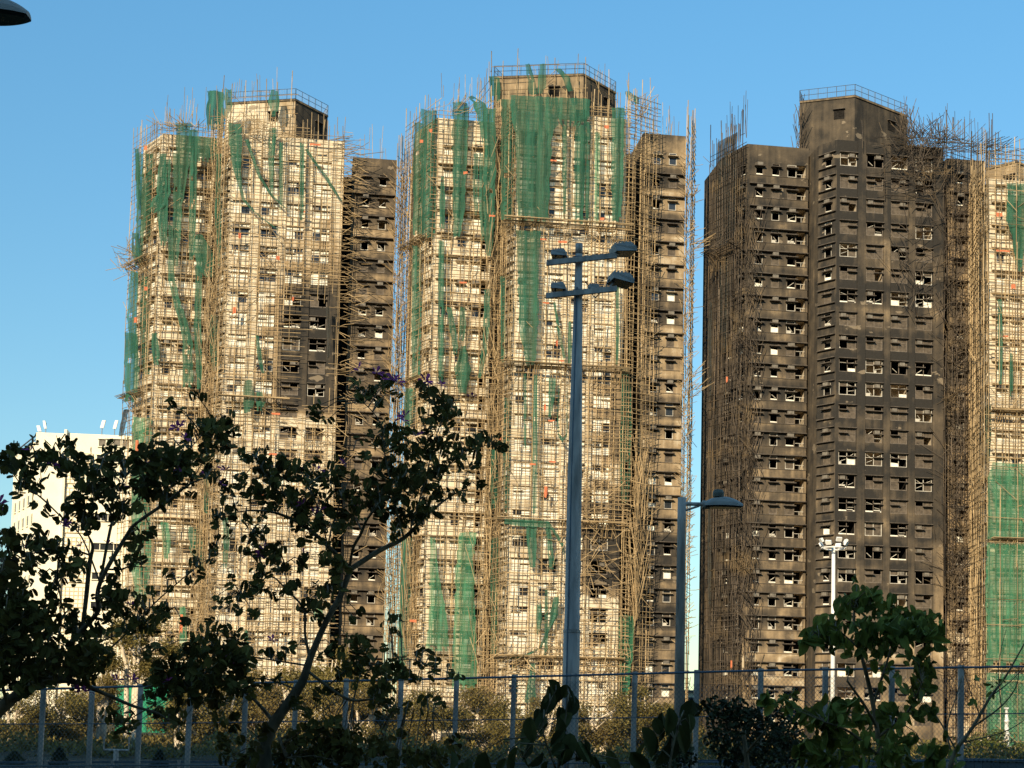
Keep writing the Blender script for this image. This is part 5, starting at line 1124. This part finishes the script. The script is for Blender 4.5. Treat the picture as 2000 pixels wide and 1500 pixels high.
TB_cl = [(692,752,14),(712,762,18),(735,756,16),(758,748,14),(772,770,10),(830,758,12),(842,772,18),(866,785,18),(884,792,12),(856,806,18),(828,815,14),(838,836,16),(876,822,10),(742,790,12),(626,790,10),(612,812,14),(640,820,10),(700,778,14),(755,742,10),
 (760,842,24),(795,862,28),(732,862,18),(765,880,24),(850,872,26),(820,882,26),(892,866,16),(925,862,12),(942,852,12),(976,864,15),(988,880,6),(760,920,28),(800,920,32),(845,915,28),(878,905,20),(908,945,12),(938,952,10),(932,905,10),(780,960,30),(820,965,32),(745,960,20),(856,960,18),(770,1010,24),(798,1020,24),(742,1000,16),(815,1005,18),(850,1000,12),(725,935,14),(770,1040,16),
 (500,892,16),(520,905,20),(548,915,26),(580,920,26),(612,925,26),(642,930,28),(668,935,16),(468,942,16),(448,958,20),(432,972,10),(488,962,22),(520,960,24),(552,962,28),(590,970,30),(624,985,26),(658,962,18),(690,975,20),(710,960,14),(624,1022,18),(590,1010,18),(612,1040,16),(688,1000,14),(670,1005,10),(452,996,12),(540,995,14),(690,930,12),
 (428,1046,9),(446,1054,9),(500,1034,10),(522,1040,9),(495,1072,18),(512,1088,18),(545,1072,8),(478,1075,10),(595,1098,10),(648,1104,18),(668,1112,14),(634,1098,10),(590,1060,4),(535,1090,8),(655,1090,8),
 (488,1150,16),(468,1165,10),(545,1172,8),(556,1146,16),(572,1138,8),(615,1150,14),(638,1148,12),(430,1182,10),(446,1176,10),(462,1190,9),(495,1202,12),(422,1166,6),(538,1162,8),
 (365,1335,44),(325,1315,34),(402,1312,36),(440,1350,32),(302,1348,26),(384,1288,26),(342,1396,20),(350,1420,14),(240,1412,24),(215,1398,16),(262,1400,14),(232,1440,12),(468,1250,18),(430,1232,16),(452,1270,20),(408,1220,10),(360,1262,14),(385,1250,14),(415,1285,22),(470,1300,20),(480,1282,14),(440,1310,26),(520,1275,12),(545,1280,10),(410,1215,8),
 (700,1290,26),(678,1308,20),(722,1302,22),(756,1330,26),(786,1322,14),(800,1325,12),(830,1272,7),(782,1238,6),(756,1212,12),(780,1214,8),(764,1232,8),(748,1262,8),(702,1258,18),(655,1270,18),(680,1244,12),(850,1308,8),(872,1326,9),(896,1320,10),(742,1342,20),(720,1268,14),(820,1292,8),(630,1282,10),(660,1250,10),(560,1270,8),(580,1262,10),(690,1205,9),(700,1196,8),(842,1284,8),(880,1305,6),
 (640,1440,40),(600,1470,34),(690,1465,32),(650,1485,40),(740,1478,26),(560,1485,30),(480,1490,20),(700,1430,12),(430,1410,14),(460,1398,10),(600,1395,14),(580,1375,16),(620,1360,14),(850,1370,8),(870,1380,6),(500,1460,14),(790,1490,24),(850,1492,24)]
TB_fl = [(700,722,30),(735,728,30),(768,742,40),(832,745,34),(862,752,20),(922,775,26),(790,815,34),(806,850,40),(535,915,30),(590,920,34),(620,918,30),(515,1072,30),(505,1085,24),(560,938,24),(622,1000,34),(590,985,26),(592,1078,24),(668,905,24),(450,1290,36),(532,1250,24),(748,1275,22),(700,985,22)]
TB_cl += [(rnd.uniform(285,480), rnd.uniform(1265,1395), rnd.uniform(10,22)) for _ in range(30)] + [(rnd.uniform(440,900), rnd.uniform(1425,1500), rnd.uniform(12,26)) for _ in range(34)]
plant('blossom_tree', 'dark purple flowering tree with a leaning forked trunk in the centre left foreground', 'tree', 11.0, [TB_br[0]] + [[(x, y, w*.78) for x, y, w in b_] for b_ in TB_br[1:]], TB_cl, bauhinia, 'leaf', .068, (522,1530), TB_fl, along=210)

# broad leaved shrub at right
C_br = [[(1722,1540,12),(1715,1440,10),(1700,1350,9),(1680,1270,7),(1668,1210,5),(1672,1175,3)], [(1712,1420,6),(1690,1380,6),(1655,1330,4)], [(1705,1380,6),(1730,1300,5),(1752,1240,4),(1780,1215,2)], [(1715,1440,6),(1765,1400,5),(1790,1360,4),(1800,1330,2)], [(1680,1270,4),(1640,1235,3),(1600,1240,2)], [(1720,1480,7),(1660,1430,5),(1610,1410,3)], [(1752,1240,3),(1800,1232,2.4),(1828,1250,1.5)]]
C_cl = [(1672,1172,24),(1700,1180,26),(1735,1190,24),(1765,1205,22),(1650,1188,14),(1795,1222,22),(1820,1232,16),(1832,1250,10),(1600,1238,16),(1588,1244,10),(1630,1215,9),(1645,1235,16),(1680,1225,22),(1712,1228,28),(1748,1232,28),(1780,1240,18),(1655,1258,14),(1690,1260,22),(1724,1262,24),(1750,1255,16),(1768,1285,12),(1790,1290,18),(1812,1302,14),(1700,1298,12),(1735,1308,16),(1662,1310,8),(1785,1342,18),(1808,1352,14),(1730,1336,12),(1812,1392,16),(1785,1398,14),(1660,1285,10),(1800,1270,10),
 (1620,1402,36),(1660,1392,28),(1700,1422,34),(1740,1402,24),(1605,1440,36),(1655,1450,40),(1715,1470,40),(1770,1440,20),(1570,1400,20),(1580,1478,30),(1820,1478,26),(1640,1488,36),(1760,1490,34),(1500,1372,18),(1530,1380,20),(1545,1362,16),(1740,1440,20)]
plant('broadleaf_shrub', 'dark green broad leaved shrub in front of the burnt tower', 'shrub', 13.0, C_br, C_cl, ovate, 'bigleaf', .135, (1722,1540), depth=.6, dens=4.2, droop=.9, along=110)
# fine leaved dark bush beside it
D_cl = [(1420,1412,40),(1460,1432,48),(1500,1405,40),(1530,1440,40),(1400,1382,22),(1440,1392,28),(1545,1470,30),(1450,1478,46),(1400,1450,26),(1360,1388,12),(1380,1378,12),(1500,1470,40),(1340,1480,22),(1300,1488,24)]
plant('dark_bush', 'dense dark fine leaved bush at the fence left of the broad leaved shrub', 'bush', 22.0, [[(1460,1560,14),(1458,1480,10),(1450,1420,5)], [(1458,1480,6),(1420,1420,3)], [(1458,1470,6),(1510,1410,3)]], D_cl, ovate, 'hedgeleaf', .085, (1460,1560), depth=.8, dens=3.2, droop=.1, leafpx=10)
# creeper with big leaves at the pole foot and bottom centre
V_cl = [(1085,1352,12),(1072,1375,18),(1062,1400,20),(1050,1425,20),(1108,1350,12),(1114,1372,16),(1110,1400,20),(1100,1425,24),(1112,1440,20),(1040,1450,20),(1080,1470,34),(1020,1480,30),(960,1488,30),(1130,1480,30),(1180,1488,26),(900,1490,24),(1240,1490,20)]
plant('creeper', 'dark large leaved creeper hanging before the foot of the floodlight pole', 'creeper', 9.0, [[(1090,1560,6),(1092,1470,5),(1105,1400,3),(1108,1345,2)], [(1085,1500,4),(1060,1420,3),(1086,1348,2)]], V_cl, ovate, 'creeperleaf', .16, (1090,1560), depth=.25, dens=2.6, droop=1.4)
plant('creeper', 'dark drooping large leaves left of the street lamp foot', 'creeper', 9.0, [[(1300,1580,6),(1310,1480,5),(1330,1400,3)]], [(1285,1440,20),(1300,1430,20),(1320,1418,18),(1340,1405,14),(1330,1440,20),(1280,1470,22),(1310,1462,20),(1350,1420,8)], ovate, 'creeperleaf', .18, (1300,1580), depth=.25, dens=2.6, droop=2.0)
# bare branched bush at the right edge
plant('bare_bush', 'nearly bare branching bush at the right edge before the green net', 'bush', 16.0, [[(1850,1560,10),(1860,1480,9),(1900,1420,7),(1935,1360,5),(1965,1320,4),(2010,1240,2)], [(1900,1420,4),(1955,1380,3),(1985,1340,2),(1990,1300,1.5)], [(1870,1470,4),(1830,1400,3),(1805,1370,2)], [(1915,1400,3),(1895,1350,2),(1880,1300,1.5)], [(1935,1360,3),(1980,1325,2),(2015,1280,2)], [(1860,1480,4),(1850,1420,3),(1868,1360,2),(1880,1320,1.5)], [(1955,1380,2),(1950,1300,1.5),(1965,1230,1)], [(1880,1450,3),(1960,1430,2),(2010,1400,1.5)]],
      [(1930,1340,8),(1950,1335,8),(1940,1355,8),(1955,1328,5),(1900,1370,5),(1870,1480,18),(1830,1480,16),(1840,1440,8),(1905,1325,4)], ovate, 'bigleaf', .12, (1850,1560), depth=.3, twig=False)
# tree just outside the left edge whose leaves reach in
plant('blossom_tree', 'dark leaves and purple bloom of a tree mostly outside the left edge', 'tree', 8.0, [[(-160,1600,30),(-120,1300,26),(-80,1150,14),(-40,1060,6),(0,1000,2)], [(-110,1250,12),(-50,1160,6),(10,1110,2)]], [(0,992,8),(-10,1060,20),(10,1120,20),(-20,1130,30),(10,1050,14)], bauhinia, 'leaf', .085, (-160,1600), [(2,988,30)], depth=.2)
print('objects', len(scn.objects), 'faces', sum(len(o.data.polygons) for o in scn.objects if o.type == 'MESH'))
